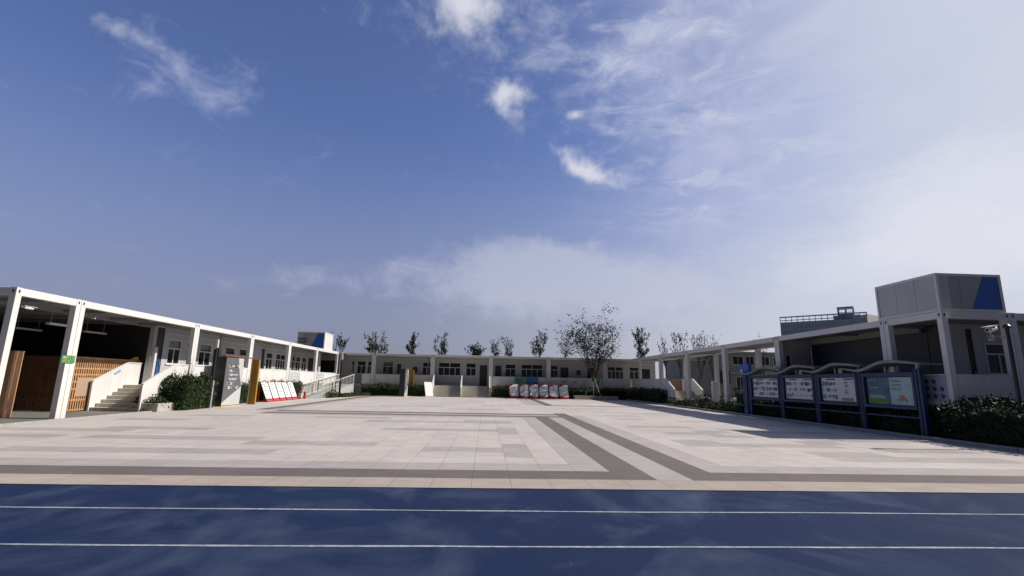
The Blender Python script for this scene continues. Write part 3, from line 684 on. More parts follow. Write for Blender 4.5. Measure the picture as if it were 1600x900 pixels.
# ------------------------------------------------------------------ left hall furniture: timber screen, pillar
SC = thing('timber_screen', 'slatted orange timber screen with a beige board beside the left stairs', 'screen', (-17.2, 21.5, 0))
def lattice(mb, to3, L, H=2.28, blank=None):
    n = int(L/.115)
    for i in range(n+1):
        s = i*L/n
        if blank and blank[0] < s < blank[1]:
            for za, zb in ((.04, blank[2]), (blank[3], H)): hx(mb, to3, s-.028, s+.028, za, zb, 0, .05)
        else: hx(mb, to3, s-.028, s+.028, .04, H, 0, .05)
    zs = [.04, .45, .9, 1.2, 1.5, 1.76, 2.0, H-.07]
    for k, z in enumerate(zs):
        if blank and blank[2] < z+.03 < blank[3]:
            for a, b in ((0, blank[0]), (blank[1], L)): hx(mb, to3, a, b, z, z+.065, .008, .042)
        else: hx(mb, to3, 0, L, z, z+.065, .008, .042)
sl = MB(); lattice(sl, lambda s, z, d: (-d, s, z), 3.1, blank=(.25, 1.62, .62, 1.42)); sl.build('side_panel', M['wood'], SC)
sb = MB(); sb.box(-.04, -.006, .27, 1.6, .63, 1.41); sb.build('board', M['board'], SC)
sf = MB(); lattice(sf, lambda s, z, d: (-.06-s, d, z), 3.0, blank=(1.2, 2.6, .95, 1.75)); sf.build('front_panel', M['woodd'], SC)  # same timber as the side panel, its shade put into the colour
sb = MB(); sb.box(-2.7, -1.25, .01, .045, .96, 1.74); sb.build('board', M['woodd'], SC)
sp = MB(); sp.box(-.08, .012, 3.12, 3.92, 2.0, 2.30); sp.box(-.06, -.0, 3.14, 3.9, .04, 2.0); sp.build('end_panel', M['wood'], SC)
yb = MB((-17.22, 24.95, 2.303)); yb.box(-17.30, -17.14, 24.78, 25.06, 2.303, 2.37); yb.box(-17.28, -17.16, 24.88, 25.1, 2.372, 2.43)
tag(yb.build('folder', M['yellow'], bevel=.006), 'small yellow object lying on the end of the timber screen', 'folder')
wp = MB((-16.9, 18.4, 0)); wp.box(-17.04, -16.74, 18.24, 18.60, 0, 2.30, 0); wp.box(-17.05, -16.73, 18.23, 18.61, 2.302, 2.33, 0)
tag(wp.build('timber_pillar', M['wood'], bevel=.01), 'tall square timber pillar inside the first open bay on the left', 'pillar')

# ------------------------------------------------------------------ small marks
def glyph_row(mb, to3, s0, z, h, n, rr, mi, gap=.35, d=-.004, d1=-.001, w=.8):
    """a row of small printed characters made of short strokes"""
    cw = h*w
    for i in range(n):
        a = s0+i*cw*(1+gap)
        k = rr.randint(3, 5)
        for j in range(k):
            if rr.random() < .5: zz = z+h*rr.choice((0, .4, .8)); hx(mb, to3, a, a+cw, zz, zz+h*.26, d, d1, mi)
            else: ss = a+cw*rr.choice((0, .38, .76)); hx(mb, to3, ss, ss+cw*.3, z, z+h, d, d1, mi)

gs = thing('sign', 'small green sign fixed to the second white column on the left', 'sign', (-14.9, 18.25, 2.07))
q = MB(); q.box(-.02, 0.0, -.29, .27, -.13, .13, 0); q.build('plate', M['green'], gs)
q = MB(); rr = random.Random(2); tg = lambda s, z, d: (-d, s, z); glyph_row(q, tg, -.24, .02, .06, 7, rr, 0); glyph_row(q, tg, -.24, -.08, .05, 5, rr, 1); q.build('lettering', [M['paper'], M['yellow']], gs)
gs.location.x = -14.88
bs = thing('sign', 'small blue sticker with white lines on the left stair rail', 'sign', (-17.022, 23.66, 1.66))
q = MB(); q.prism([(0, -.17, -.13), (0, .17, .03), (0, .17, .14), (0, -.17, -.02)], (.004, 0, 0), 0); q.build('plate', M['sblue'], bs)
q = MB(); q.prism([(.0045, -.13, -.065), (.0045, .13, .06), (.0045, .13, .085), (.0045, -.13, -.04)], (.002, 0, 0), 0); q.build('lettering', M['paper'], bs)

# ------------------------------------------------------------------ totems
def totem(label, x, y):
    T = thing('totem_sign', label, 'totem sign', (x, y, 0), 0, 'grey and ochre totem signs')
    b = MB(); b.box(-.52, 0, -.0, 1.92, .03, 2.62, 0); b.build('slab', M['navy'] if False else M['dark'], T, bevel=.01)
    f = MB(); f.box(.001, .006, .02, 1.90, .06, 2.60); f.build('grey_panel', M['greyp'], T)
    p = MB(); p.prism([(.0065, 1.90, .06), (.0065, 1.90, 1.05), (.0065, .02, .2), (.0065, .02, .06)], (.003, 0, 0)); p.prism([(.0065, 1.90, 1.06), (.0065, 1.90, 2.6), (.0065, 1.27, 2.6), (.0065, 1.60, 1.6)], (.003, 0, 0)); p.build('pale_panel', M['lightp'], T)
    rr = random.Random(9); to = lambda s, z, d: (-d+.006, s, z)
    for k, (z, n, h) in enumerate(((2.05, 8, .12), (1.83, 4, .10), (1.60, 8, .11), (1.37, 7, .12), (1.14, 5, .11), (.92, 9, .12))):
        t = MB(); glyph_row(t, to, .42, z, h*1.15, n, rr, 0, gap=.10, w=.85)
        t.build('lettering', M['paper'], T)
        if k in (0, 4): t = MB(); hx(t, to, .28, .34, z-.04, z+h+.05, -.004, -.001); t.build('orange_mark', M['orange'], T)
    g_ = MB(); g_.box(.0, .40, 2.92, 3.06, .0, 2.60); g_.build('ochre_panel', M['gold'], T, bevel=.008)
    g_ = MB(); g_.box(-.045, -.002, 2.90, 3.08, .0, 2.6); g_.build('edge_strip', M['lightp'], T)
    c = MB(); c.box(-.06, .06, -.3, 3.08, 2.625, 2.69); c.build('top_bar', M['woodd'], T)
    k = MB(); k.box(-.54, .03, -.02, 1.94, 0, .03); k.build('base', M['yellow'], T)
    return T
totem('tall grey totem sign with white lettering and ochre panel before the left hedge', -13.84, 26.85)
t2 = totem('distant totem sign with narrow grey face and ochre panel left of the far stairs', -7.78, 47.9)

# ------------------------------------------------------------------ lamp posts and bollard
def lamp_post(label, x, y, h, lean=0):
    T = thing('lamp_post', label, 'lamp post', (x, y, 0), 0, 'slim lamp posts on the left')
    p = MB(); p.box(-.075, .075, -.06, .06, 0, 1.36); p.build('base', M['grey'] if h < 3.5 else M['dark'], T, bevel=.01)
    p = MB(); p.tube([(0, 0, 1.36), (0, 0, h-.42)], [.035, .035], 10); p.box(-.11, -.02, -.05, .05, 1.6, h-.5); p.build('pole', M['dark'], T)
    p = MB(); p.box(-.05, .05, -.05, .05, h-.42, h); p.build('lamp', M['lampw'], T, bevel=.01)
lamp_post('slim lamp post with grey base between the dark shrub and near totem', -13.72, 25.55, 3.42)
lamp_post('slim dark based lamp post in front of the ramp railing', -12.5, 43.15, 3.62)
T = thing('bollard_bin', 'small red and white extinguisher stand between leaning boards and ramp', 'extinguisher stand', (-14.1, 38.6, 0))
q = MB(); q.box(-.12, .12, -.12, .12, .0, .5); q.build('box', M['red'], T, bevel=.01)
q = MB(); q.box(.121, .124, -.09, .09, .08, .45); q.box(-.09, .09, -.124, -.121, .08, .45); q.build('label', M['paper'], T)
q = MB(); q.tube([(.22, .32, 0), (.22, .32, .5), (.22, .32, .56)], [.09, .09, .04], 12); q.build('cylinder', M['red'], T)

# ------------------------------------------------------------------ leaning display boards (left, five)
GL = 'white leaning boards with red bases on the left'
def lean_board(label, x, y, rr):
    T = thing('display_board', label, 'display board', (x, y, 0), 0, GL)
    H, W, dx = 1.24, .93, -.50
    p = MB(); p.hexa([(0, .02, .09), (0, W, .09), (-.03, W, .09), (-.03, .02, .09), (dx, .02, H), (dx, W, H), (dx-.03, W, H), (dx-.03, .02, H)]); p.build('panel', M['paper'], T)
    def to(s, z, d): return (dx*(z-.09)/(H-.09)-d*.95, s, z-d*.3)
    q = MB()
    for z in (1.08, .96, .84, .72, .6, .48, .36): glyph_row(q, to, .16, z, .04, rr.randint(7, 13), rr, 0 if rr.random() < .6 else 1, gap=.25)
    q.build('lettering', [M['ink'], M['pink']], T)
    b = MB(); b.box(-.60, .08, .0, W+.02, 0, .085); b.bar((dx-.05, .0, .09), (dx-.05, 0, H), .02, .03); b.build('base', M['red'], T, bevel=.006)
    e = MB(); e.hexa([(-.0+.001, .02, .10), (.001, W, .10), (-.02, W, .10), (-.02, .02, .10), (dx*.12+.004, .02, .22), (dx*.12+.004, W, .22), (dx*.12-.02, W, .22), (dx*.12-.02, .02, .22)]); e.build('red_border', M['red'], T)
    k = MB(); k.hexa([(dx+.004, .0, H-.02), (dx+.004, W+.02, H-.02), (dx-.04, W+.02, H-.02), (dx-.04, 0, H-.02), (dx-.01, 0, H+.035), (dx-.01, W+.02, H+.035), (dx-.045, W+.02, H+.035), (dx-.045, 0, H+.035)]); k.build('top_edge', M['red'], T)
    l = MB(); l.bar((dx-.04, W/2, H-.1), (-.58, W/2, .09), .03, .03); l.build('leg', M['red'], T)
    return T
rr = random.Random(4)
for i, w_ in enumerate(('nearest to the ochre panel', 'second from the ochre panel', 'middle one of the five leaning boards', 'fourth from the ochre panel', 'nearest to the red extinguisher stand')):
    lean_board('white leaning board on a red base, '+w_, -14.02, 32.7+1.06*i, rr)
# printed sheets on the left balustrade
for i, (y0, wd, w_) in enumerate(((32.6, 1.15, 'above the near leaning boards'), (38.15, 2.95, 'above the far leaning boards'), (44.3, 2.6, 'beyond the fourth column'))):
    T = thing('poster', 'white sheet of faint grey drawings on the left balustrade '+w_, 'poster', (XL+.02, y0, 1.12), 0, 'printed sheets on the left balustrade')
    q = MB(); q.box(.0, .006, 0, wd, .04, .93); q.build('sheet', M['paper'], T)
    q = MB(); to = lambda s, z, d: (.006-d, s, z)
    for z in (.78, .64, .5, .36, .22): glyph_row(q, to, .1, z, .075, int((wd-.2)/.1), rr, 0, gap=.3)
    q.build('drawing', mat('pale_ink', (.45, .45, .45), .6), T)

# ------------------------------------------------------------------ access ramp
RP = thing('access_ramp', 'concrete access ramp with white bar railings rising to the far block', 'ramp', (-14.1, 41.2, 0))
p = MB(); p.prism([(-.68, 0, .0), (-.68, 9.6, 0), (-.68, 9.6, 1.05), (-.68, 0, .02)], (1.38, 0, 0)); p.build('deck', M['plinth'], RP)
p = MB(); p.prism([(.702, 0, 0), (.702, 9.6, 0), (.702, 9.6, 1.0), (.702, 0, .0)], (.05, 0, 0)); p.build('side_wall', M['lightp'], RP)
for x in (-.66, .72):
    f = MB(); segs = [(0, .06), (2.7, .34), (3.6, .40), (9.6, 1.05)] if x > 0 else [(-.8, .06), (3.2, .42), (9.4, 1.05)]
    for (a, za), (b, zb) in zip(segs, segs[1:]):
        f.bar((x, a, za+1.0), (x, b, zb+1.0), .055, .05); f.bar((x, a, za+.07), (x, b, zb+.07), .04, .04)
        n = max(1, round((b-a)/.28))
        for i in range(n+1):
            t_ = i/n; y = a+(b-a)*t_; z = za+(zb-za)*t_; big = i in (0, n) or i % 4 == 0
            f.bar((x, y, z if big else z+.08), (x, y, z+.98), .05 if big else .022, .05 if big else .022)
    f.build('railing', M['white'], RP)

# ------------------------------------------------------------------ far sign boards (six) and others
GS = 'white sign boards with red bases before the far block'
def sign_board(label, x, y, rr):
    T = thing('sign_board', label, 'sign board', (x, y, 0), .09+rr.uniform(-.02, .02), GS)
    W, H, dy = .90, 1.36, .62
    def to(s, z, d): return (s, dy*(z-.08)/(H-.08)+d*.96, z+d*.25)
    p = MB(); out = [(0, .08), (W, .08), (W, H-.10), (W-.08, H), (.52*W, H), (.34*W, H-.07), (.0, H-.1)]
    p.prism([to(s, z, 0) for s, z in out], (0, .03, .008)); p.build('panel', M['paper'], T)
    q = MB(); 
    rws = rr.randint(3, 4)
    for k in range(rws): glyph_row(q, to, .16, H-.42-k*.2, .055, rr.randint(5, 6), rr, 0 if rr.random() < .6 else 1, gap=1.1)
    q.build('lettering', [M['ink'], M['pink']], T)
    b = MB(); b.prism([to(s, z, -.004) for s, z in ((0, .08), (W, .08), (W, .26), (.7*W, .18), (.4*W, .24), (.0, .32))], (0, .003, 0)); b.prism([to(s, z, -.004) for s, z in ((0, H-.1), (0, H-.22), (.12*W, H-.18), (.3*W, H-.1), (.5*W, H-.04), (.36*W, H+.06), (.2*W, H+.09), (.05*W, H+.03))], (0, .003, 0)); b.build('red_border', M['red'], T)
    c = MB(); c.box(-.02, W+.02, -.03, .70, 0, .078); c.build('base', M['red'], T, bevel=.006)
    f = MB()
    for s in (-.018, W+.018): f.bar(to(s, .08, .02), to(s, H-.1, .02), .03, .03)
    f.build('frame', M['dark'], T)
    return T
wh = ('leftmost of the six', 'second from left of the six', 'third from left of the six', 'third from right of the six', 'second from right of the six', 'nearest the planter')
for i in range(6): sign_board('white and red sign board before the far hedge, '+wh[i], 2.42+1.0*i, 49.05, rr)
T = thing('notice_stand', 'blank white leaning notice stand at the left of the far stairs', 'notice stand', (-5.80, 48.6, 0), .55)
p = MB(); p.hexa([(0, 0, .1), (.8, 0, .1), (.8, .04, .1), (0, .04, .1), (.0, .55, 1.42), (.8, .55, 1.42), (.8, .59, 1.42), (0, .59, 1.42)]); p.build('panel', M['paper'], T)
p = MB(); p.box(-.06, .86, -.05, .6, 0, .1); p.build('base', M['lightp'], T, bevel=.01)
p = MB(); p.bar((.4, .58, 1.3), (.4, .9, .0), .04, .04); p.build('leg', M['grey'], T)
T = thing('banner', 'pale green banner hung on the far balustrade above the sign boards', 'banner', (2.96, YF+.0, 1.36))
q = MB(); q.box(0, 1.2, -.0, .008, 0, .76); q.build('sheet', M['sgreen'], T); q = MB(); to = lambda s, z, d: (s, d, z); glyph_row(q, to, .12, .38, .16, 6, rr, 0, gap=.1); glyph_row(q, to, .4, .12, .1, 4, rr, 0); q.box(0, 1.2, -.004, -.001, .66, .74, 1); q.build('lettering', [M['ink'], M['green']], T)
T = thing('banner', 'bright blue banner hung beside the green one on the far balustrade', 'banner', (4.2, YF+.0, 1.36))
q = MB(); q.box(0, 1.22, 0, .008, .0, .76); q.prism([(.3, 0, .762), (.75, 0, .762), (.6, 0, .9)], (0, .008, 0)); q.build('sheet', M['sblue'], T); q = MB(); glyph_row(q, to, .62, .15, .2, 2, rr, 0, gap=.2); q.box(.7, .74, -.004, -.001, 0.05, .5, 0); q.build('lettering', [M['paper']], T)
for i, w_ in enumerate(('leftmost of three', 'middle of three', 'nearest the tallest tree')):
    T = thing('banner', 'pale grey sheet with dark marks on the far balustrade, '+w_, 'banner', (7.75+1.07*i, YF+.0, 1.3), 0, 'grey sheets on the far balustrade')
    q = MB(); q.box(0, .98, 0, .008, 0, .78); q.build('sheet', M['lightp'], T); q = MB(); glyph_row(q, to, .28, .36, .12, 3, rr, 0); glyph_row(q, to, .38, .16, .08, 2, rr, 0); q.build('lettering', M['ink'], T)
T = thing('banner', 'dark green banner on the far balustrade right of the tallest tree', 'banner', (11.35, YF+.0, 1.42))
q = MB(); q.box(0, .92, 0, .008, 0, .66); q.build('sheet', M['sgreen'], T); q = MB(); glyph_row(q, to, .1, .3, .16, 5, rr, 0, gap=.1); glyph_row(q, to, .3, .08, .12, 3, rr, 0, gap=.1); q.build('lettering', M['ink'], T)

# ------------------------------------------------------------------ blue notice boards along the right kerb
GN = 'blue framed notice boards along the right kerb'
def notice_board(label, ya, yb, kind, seed):
    """posts at ya (far) and yb (near); the printed side faces the plaza"""
    rr = random.Random(seed); W = ya-yb
    T = thing('notice_board', label, 'notice board', (14.9, ya, 0), 0, GN)
    def to(s, z, d): return (d, -s, z)   # s runs towards the viewer along the kerb
    for s in (0, W-.24):
        p = MB(); hx(p, to, s, s+.10, 0, 2.30, -.08, .08); hx(p, to, s+.14, s+.24, 0, 2.30, -.08, .08); hx(p, to, s+.10, s+.14, .02, 2.25, -.05, .05); p.build('post', M['navy'], T, bevel=.008)
    f = MB(); a, b = .25, W-.25
    hx(f, to, a, b, 2.04, 2.19, -.10, .10); hx(f, to, a, b, .90, 1.0, -.10, .10); hx(f, to, a, a+.1, 1.0, 2.04, -.10, .10); hx(f, to, b-.1, b, 1.0, 2.04, -.10, .10)
    hx(f, to, a, b, .60, .66, -.05, .05); hx(f, to, a+.11, b-.11, 1.0, 2.04, .03, .06); f.build('frame', M['navy'], T, bevel=.008)
    q = MB(); c0, c1 = a+.12, b-.12; w = c1-c0
    if kind < 3:
        hx(q, to, c0+.02, c1-.02, 1.06, 2.02, -.0, .02, 0)
        cols_ = 6 if kind != 2 else 3
        for blk in (0, 1):
            s0 = c0+.05+blk*w/2; wb = w/2-.1
            hx(q, to, s0+wb*.3, s0+wb*.9, 1.93, 1.985, -.004, -.001, 1)
            if kind == 2 and blk == 1:
                for k in range(4): glyph_row(q, to, s0+wb*.35, 1.78-k*.14, .09, 2, rr, 1)
                glyph_row(q, to, s0+wb*.75, 1.8, .06, 2, rr, 3); hx(q, to, s0+.1, s0+wb*.8, 1.08, 1.2, -.004, -.001, 3); continue
            for r_ in range(3):
                x = s0
                while x < s0+wb-.12:
                    ww = rr.uniform(.12, .27); ww = min(ww, s0+wb-x)
                    if rr.random() < .7: hx(q, to, x, x+ww-.03, 1.11+r_*.27+rr.uniform(0, .08), 1.33+r_*.27-rr.uniform(0, .05), -.004, -.001, rr.choice((2, 2, 1, 4, 8, 8)))
                    else: glyph_row(q, to, x, 1.2+r_*.27, .04, 3, rr, 1)
                    x += ww
    else:
        m_ = c0+w*.5
        hx(q, to, c0, m_-.01, 1.04, 2.02, 0, .02, 4); hx(q, to, m_+.01, c1, 1.04, 2.02, 0, .02, 5)
        hx(q, to, c0+.02, m_-.03, 1.05, 1.25, -.004, -.001, 6)
        for k in range(3): glyph_row(q, to, c0+.1, 1.86-k*.13, .07, 6, rr, 0, gap=.35)
        for k in range(9): s = c0+.1+k*.085; hx(q, to, s, s+.035, 1.25, 1.25+rr.uniform(.08, .2), -.004, -.001, 0)
        for k in range(3): glyph_row(q, to, m_+.14, 1.85-k*.14, .06, 6, rr, 7, gap=.4)
        for k in range(7): s = m_+.3+k*.07; hx(q, to, s, s+.05+.02*(k%2), 1.13+rr.uniform(0, .08), 1.22+.16*math.sin(k*.5+.2)+rr.uniform(-.03, .03), -.004, -.001, 3)
    q.build('poster', [M['paper'], M['ink'], M['photo'], M['orange'], M['deepteal'], M['teal'], M['lawn'], M['sgreen'], M['grey_print']], T)
    c = MB(); prof = []
    for i in range(25):
        t_ = i/24; s = -.38+t_*(W+.78); z = 2.34-.10*math.sin(min(1, t_/.34)*PI)*(1 if t_ < .34 else 0)
        u = max(0., min(1, (t_-.20)/.42)); z = 2.38-.12*math.sin(min(1, t_/.3)*PI*.5)+(.31*(u*u*(3-2*u)))-(.13*max(0, (t_-.66)/.34)**1.4)
        th = .022+.035*math.sin(t_*PI)
        prof.append((s, z, th))
    for (s0, z0, t0), (s1, z1, t1) in zip(prof, prof[1:]):
        c.hexa([to(s0, z0-t0, -.42), to(s1, z1-t1, -.42), to(s1, z1-t1, .42), to(s0, z0-t0, .42), to(s0, z0+t0, -.42), to(s1, z1+t1, -.42), to(s1, z1+t1, .42), to(s0, z0+t0, .42)])
    c.build('canopy', M['canopy'], T)
    k = MB()
    for s in (.12, W-.12):
        zz = min(prof, key=lambda p: abs(p[0]-s)); hx(k, to, s-.04, s+.04, 2.29, zz[1]-zz[2]+.004, -.05, .05)
    s = W*.47; zz = min(prof, key=lambda p: abs(p[0]-s)); hx(k, to, s-.03, s+.03, 2.192, zz[1]-zz[2]+.004, -.03, .03); hx(k, to, s+.2, s+.42, 2.192, 2.40, -.02, .02)
    k.build('bracket', M['grey'], T)
    return T
pz = [27.22, 24.25, 21.60, 18.98, 16.31]
lab = ('blue notice board of small photo sheets, farthest along the kerb beside the blue emblem sign', 'blue notice board of grey photo sheets, second from the blue emblem sign',
       'blue notice board with photos beside a sheet of large writing, third along the kerb', 'blue notice board with a green lawn poster and pale orange poster, nearest')
for i in range(4): notice_board(lab[i], pz[i]-(.02 if i else 0), pz[i+1]-.22, i, 40+i)
T = thing('emblem_sign', 'tall blue post sign with a round white emblem, past the farthest notice board', 'sign', (14.88, 27.56, 0))
q = MB(); q.box(-.07, .07, -.20, .24, 0, 2.3); q.build('post', M['navy'], T, bevel=.01)
q = MB(); q.box(-.09, .09, -.55, .42, 2.34, 2.86); q.box(-.09, .09, -.0, .42, 2.26, 2.34); q.build('panel', M['blue'], T, bevel=.01)
q = MB()
for r_, x0, mi in ((.15, -.1, 0), (.105, -.103, 1), (.06, -.106, 0)): q.prism([(x0, .22+r_*math.cos(a*PI/12), 2.42+r_*math.sin(a*PI/12)) for a in range(24)], (.008, 0, 0), mi)
q.build('emblem', [M['paper'], M['sblue']], T)
q = MB(); q.box(-.085, -.071, -.12, .2, .06, .45); q.build('plate', M['sblue'], T)
# icon sheet on the corner balustrade
T = thing('poster', 'pale blue sheet with rows of dark icons on the right corner balustrade', 'poster', (XR-.0, 16.45, 1.22))
q = MB(); q.box(-.008, 0, -.80, .2, .0, .87); q.build('sheet', mat('pale_blue_sheet', (.33, .40, .55), .5), T)
to = lambda s, z, d: (d-.008, .12-s, z)
for r_ in range(3):
    for c_ in range(3):
        if r_ == 0 and c_ == 2: continue
        s = .1+c_*.28; z = .58-r_*.24; q = MB(); hx(q, to, s+.0, s+.14, z+.03, z+.12, -.004, -.001); hx(q, to, s+.04, s+.10, z-.02, z+.03, -.004, -.001); hx(q, to, s+.02, s+.06, z+.12, z+.16, -.004, -.001); q.build('icon', M['ink'], T)

# ------------------------------------------------------------------ cameras
def cam_body(T, p, d, L=.30, r=.06):
    q = MB(); p = Vector(p); d = Vector(d).normalized(); q.tube([p, p+d*L*.75, p+d*L*.8, p+d*L], [r*.9, r, r*.72, r*.7], 12); q.build('camera_body', M['lampw'], T)
    q = MB(); q.bar(p+d*(-.02)+Vector((0, 0, r+.012)), p+d*(L+.08)+Vector((0, 0, r+.012)), r*2.3, .012); q.build('sun_shield', M['white'], T)
    q = MB(); q.tube([p+d*(L+.0005), p+d*(L+.006)], [r*.55, r*.5], 12); q.build('lens', M['black'], T)
T = thing('camera_pole', 'black pole carrying a white surveillance camera arm above the right hedge', 'camera pole', (15.0, 13.2, 0))
q = MB(); q.tube([(0, 0, 0), (0, 0, 3.36)], [.055, .05], 12); q.tube([(0, 0, 0), (0, 0, .05)], [.14, .13], 12); q.build('pole', M['dark'], T)
q = MB(); q.tube([(0, 0, 3.36), (0, 0, 3.44), (0, 0, 3.5)], [.055, .10, .05], 12); q.build('cap', M['dark'], T)
q = MB(); q.tube([(0, 0, 3.13), (-.62, .02, 3.14)], [.018, .016], 8); q.tube([(-.5, .02, 3.14), (-.5, .02, 3.26)], [.02, .02], 8); q.build('arm', M['grey'], T)
cam_body(T, (-.36, .02, 3.36), (-1, -.25, -.18), .34, .085)
q = MB(); q.tube([(-.5, .02, 3.1), (-.5, .02, 3.04), (-.5, .02, 2.99)], [.05, .09, .03], 12); q.build('dome', M['grey'], T)
T = thing('surveillance_camera', 'small white surveillance camera under the right roof corner', 'camera', (XR+.12, 15.40, 4.0))
q = MB(); q.bar((0, .07, .05), (.03, -.02, .0), .03); q.build('bracket', M['lampw'], T); cam_body(T, (.04, -.05, -.0), (1, -.4, .12), .3, .045)
T = thing('surveillance_camera', 'small white surveillance camera at the top of the first left column', 'camera', (-14.86, 16.15, 3.62))
q = MB(); q.bar((-.05, 0, .03), (.02, .02, 0), .03); q.build('bracket', M['lampw'], T); cam_body(T, (.03, .02, 0), (.5, 1, -.1), .22, .045)
T = thing('pedestal', 'white box pedestal standing under the covered walkway', 'pedestal', (15.72, 33.2, 0))
q = MB(); q.box(-.2, .2, -.15, .15, .04, 1.9); q.build('body', M['white'], T, bevel=.01); q = MB(); q.box(-.24, .24, -.19, .19, 0, .04); q.build('base', M['grey'], T)
T = thing('electrical_cabinet', 'small dark cabinet on the grey building wall beyond the walkway', 'cabinet', (37.0, 74.6, 2.0))
q = MB(); q.box(-.8, .8, -.2, .38, 0, 1.9); q.build('body', M['darkwall'], T, bevel=.02); q = MB(); q.box(-.02, .02, -.22, -.201, .1, 1.8); q.build('handle', M['grey'], T)

# ------------------------------------------------------------------ background buildings
BB = thing('two_storey_building', 'grey two-storey building with ledges seen through the covered walkway', 'building', (40, 75, 0))
def toB(s, z, d): return (s-40, d, z)
hB = [(38.6, 40.4, 4.9, 6.3), (40.7, 42.1, 4.9, 6.3), (33.6, 34.4, 4.6, 5.5), (39.0, 40.3, 1.0, 3.1), (43.2, 44.6, 4.9, 6.3), (45.2, 46.6, 4.9, 6.3), (44.2, 45.6, 1, 3.1), (47.6, 49, 4.9, 6.3)]
w = MB(); wall_panels(w, toB, 31.5, 52, 0, 6.8, hB, .3); w.box(-8.5, -8.2, .31, 10, 0, 6.8); w.box(11.7, 12, .31, 10, 0, 6.8); w.build('wall', M['bld'], BB)
w = MB(); w.box(-8.6, 12.1, -.12, 10, 6.8, 7.0); w.build('roof', M['lightp'], BB)
w = MB(); w.box(-2.2, 12, -.18, -.002, 3.6, 3.8); w.box(-8.5, -4.5, -.5, -.002, 5.4, 5.7); w.box(-2.3, -2.1, -.15, -.002, 0, 6.7); w.build('ledge', M['lightp'], BB)
for h in hB: window(BB, toB, *h, lights=2, transom=None, fw=.08)
TB = thing('glass_office_building', 'distant blue-grey glass building with an open rooftop frame behind the right block', 'building', (123, 150, 0))
u = Vector((-18.6, 17, 0)).normalized(); v = Vector((17, 18.6, 0)).normalized(); Lf = 25.2
def toT(s, z, d): p = u*s+v*d; return (p.x, p.y, z)
w = MB(); hx(w, toT, 0, Lf, 0, 24.3, 0, 16); w.build('wall', M['tower'], TB)
w = MB()
for k in range(12): hx(w, toT, -.05, Lf+.05, 1.6+k*2.0, 1.85+k*2.0, -.12, 16.1)
for k in range(22): s = Lf*k/21; hx(w, toT, s-.05, s+.05, 0, 24.2, -.06, -.001)
w.build('facade_band', M['towerf'], TB)
w = MB()
for k in range(15): s = Lf*k/14; hx(w, toT, s-.09, s+.09, 24.3, 26.2, 0, .3)
hx(w, toT, -.1, Lf+.1, 25.9, 26.3, -.05, .35); hx(w, toT, -.1, Lf+.1, 24.8, 25.05, .02, .28); hx(w, toT, 0, .3, 25.9, 26.3, .36, 16); hx(w, toT, 2, 9.5, 24.31, 25.95, 3, 8)
for k in range(6): hx(w, toT, 0, .2, 24.3, 25.9, 2+k*2.6, 2.2+k*2.6)
w.build('rooftop_frame', M['tower'], TB)
w = MB()
for s in (3.6, 5.7, 7.8):
    for dd in (.6, 3.6): hx(w, toT, s-.14, s+.14, 24.31, 28.4, dd, dd+.25)
hx(w, toT, 3.4, 8.0, 27.9, 28.5, .5, 4); hx(w, toT, 3.5, 7.9, 26.5, 26.7, .55, .8); hx(w, toT, 3.7, 7.7, 24.31, 26.0, .9, 3.4); w.build('rooftop_tower', M['tower'], TB)
w = MB(); w.prism([(.2, .4, 0), (9, 4.5, 0), (9, 16, 0), (.2, 12, 0)], (0, 0, 25.6)); w.build('side_wing', M['lightp'], TB)

# ------------------------------------------------------------------ camera
cd = bpy.data.cameras.new('camera'); cam = bpy.data.objects.new('camera', cd); COL.objects.link(cam); sc.camera = cam
F, PITCH, YAW, ROLL = 756.83, .1918, .049, .0198
fw = Vector((math.sin(YAW)*math.cos(PITCH), math.cos(YAW)*math.cos(PITCH), math.sin(PITCH))); rt = Vector((math.cos(YAW), -math.sin(YAW), 0)); up = rt.cross(fw)
r2_ = rt*math.cos(ROLL)+up*math.sin(ROLL); u2_ = up*math.cos(ROLL)-rt*math.sin(ROLL)
mw = Matrix((r2_, u2_, -fw)).transposed().to_4x4(); mw.translation = (0, 0, 1.575); cam.matrix_world = mw
cd.sensor_fit = 'HORIZONTAL'; cd.sensor_width = 36; cd.lens = 36*F/1600; cd.clip_end = 5000; cd.clip_start = .05

# ------------------------------------------------------------------ sun and sky
SUN = Vector((.7545, .02, .656)).normalized(); EL = math.asin(SUN.z)
sl = bpy.data.lights.new('sun', 'SUN'); sl.energy = 5.0; sl.angle = math.radians(.53); sl.color = (1, .945, .87)
so = bpy.data.objects.new('sun', sl); COL.objects.link(so); so.rotation_euler = SUN.to_track_quat('Z', 'Y').to_euler(); so.location = (30, 0, 40)

W = bpy.data.worlds.new('World'); sc.world = W; W.use_nodes = True; nt = W.node_tree; L = nt.links.new
bg = nt.nodes['Background']; bg.inputs[1].default_value = .08
sky = nt.nodes.new('ShaderNodeTexSky'); sky.sky_type = 'NISHITA'; sky.sun_disc = False; sky.sun_elevation = EL; sky.sun_rotation = math.atan2(SUN.x, SUN.y)
sky.altitude = 0; sky.air_density = 1.; sky.dust_density = 1.2; sky.ozone_density = 3.
def V(x): return x
def mth(op, *ins, clamp=False):
    q = nt.nodes.new('ShaderNodeMath'); q.operation = op; q.use_clamp = clamp
    for i, v_ in enumerate(ins):
        if hasattr(v_, 'links'): L(v_, q.inputs[i])
        else: q.inputs[i].default_value = v_
    return q.outputs[0]
def add(*a):
    r = a[0]
    for b in a[1:]: r = mth('ADD', r, b)
    return r
def sub(a, b): return mth('SUBTRACT', a, b)
def mul(a, b): return mth('MULTIPLY', a, b)
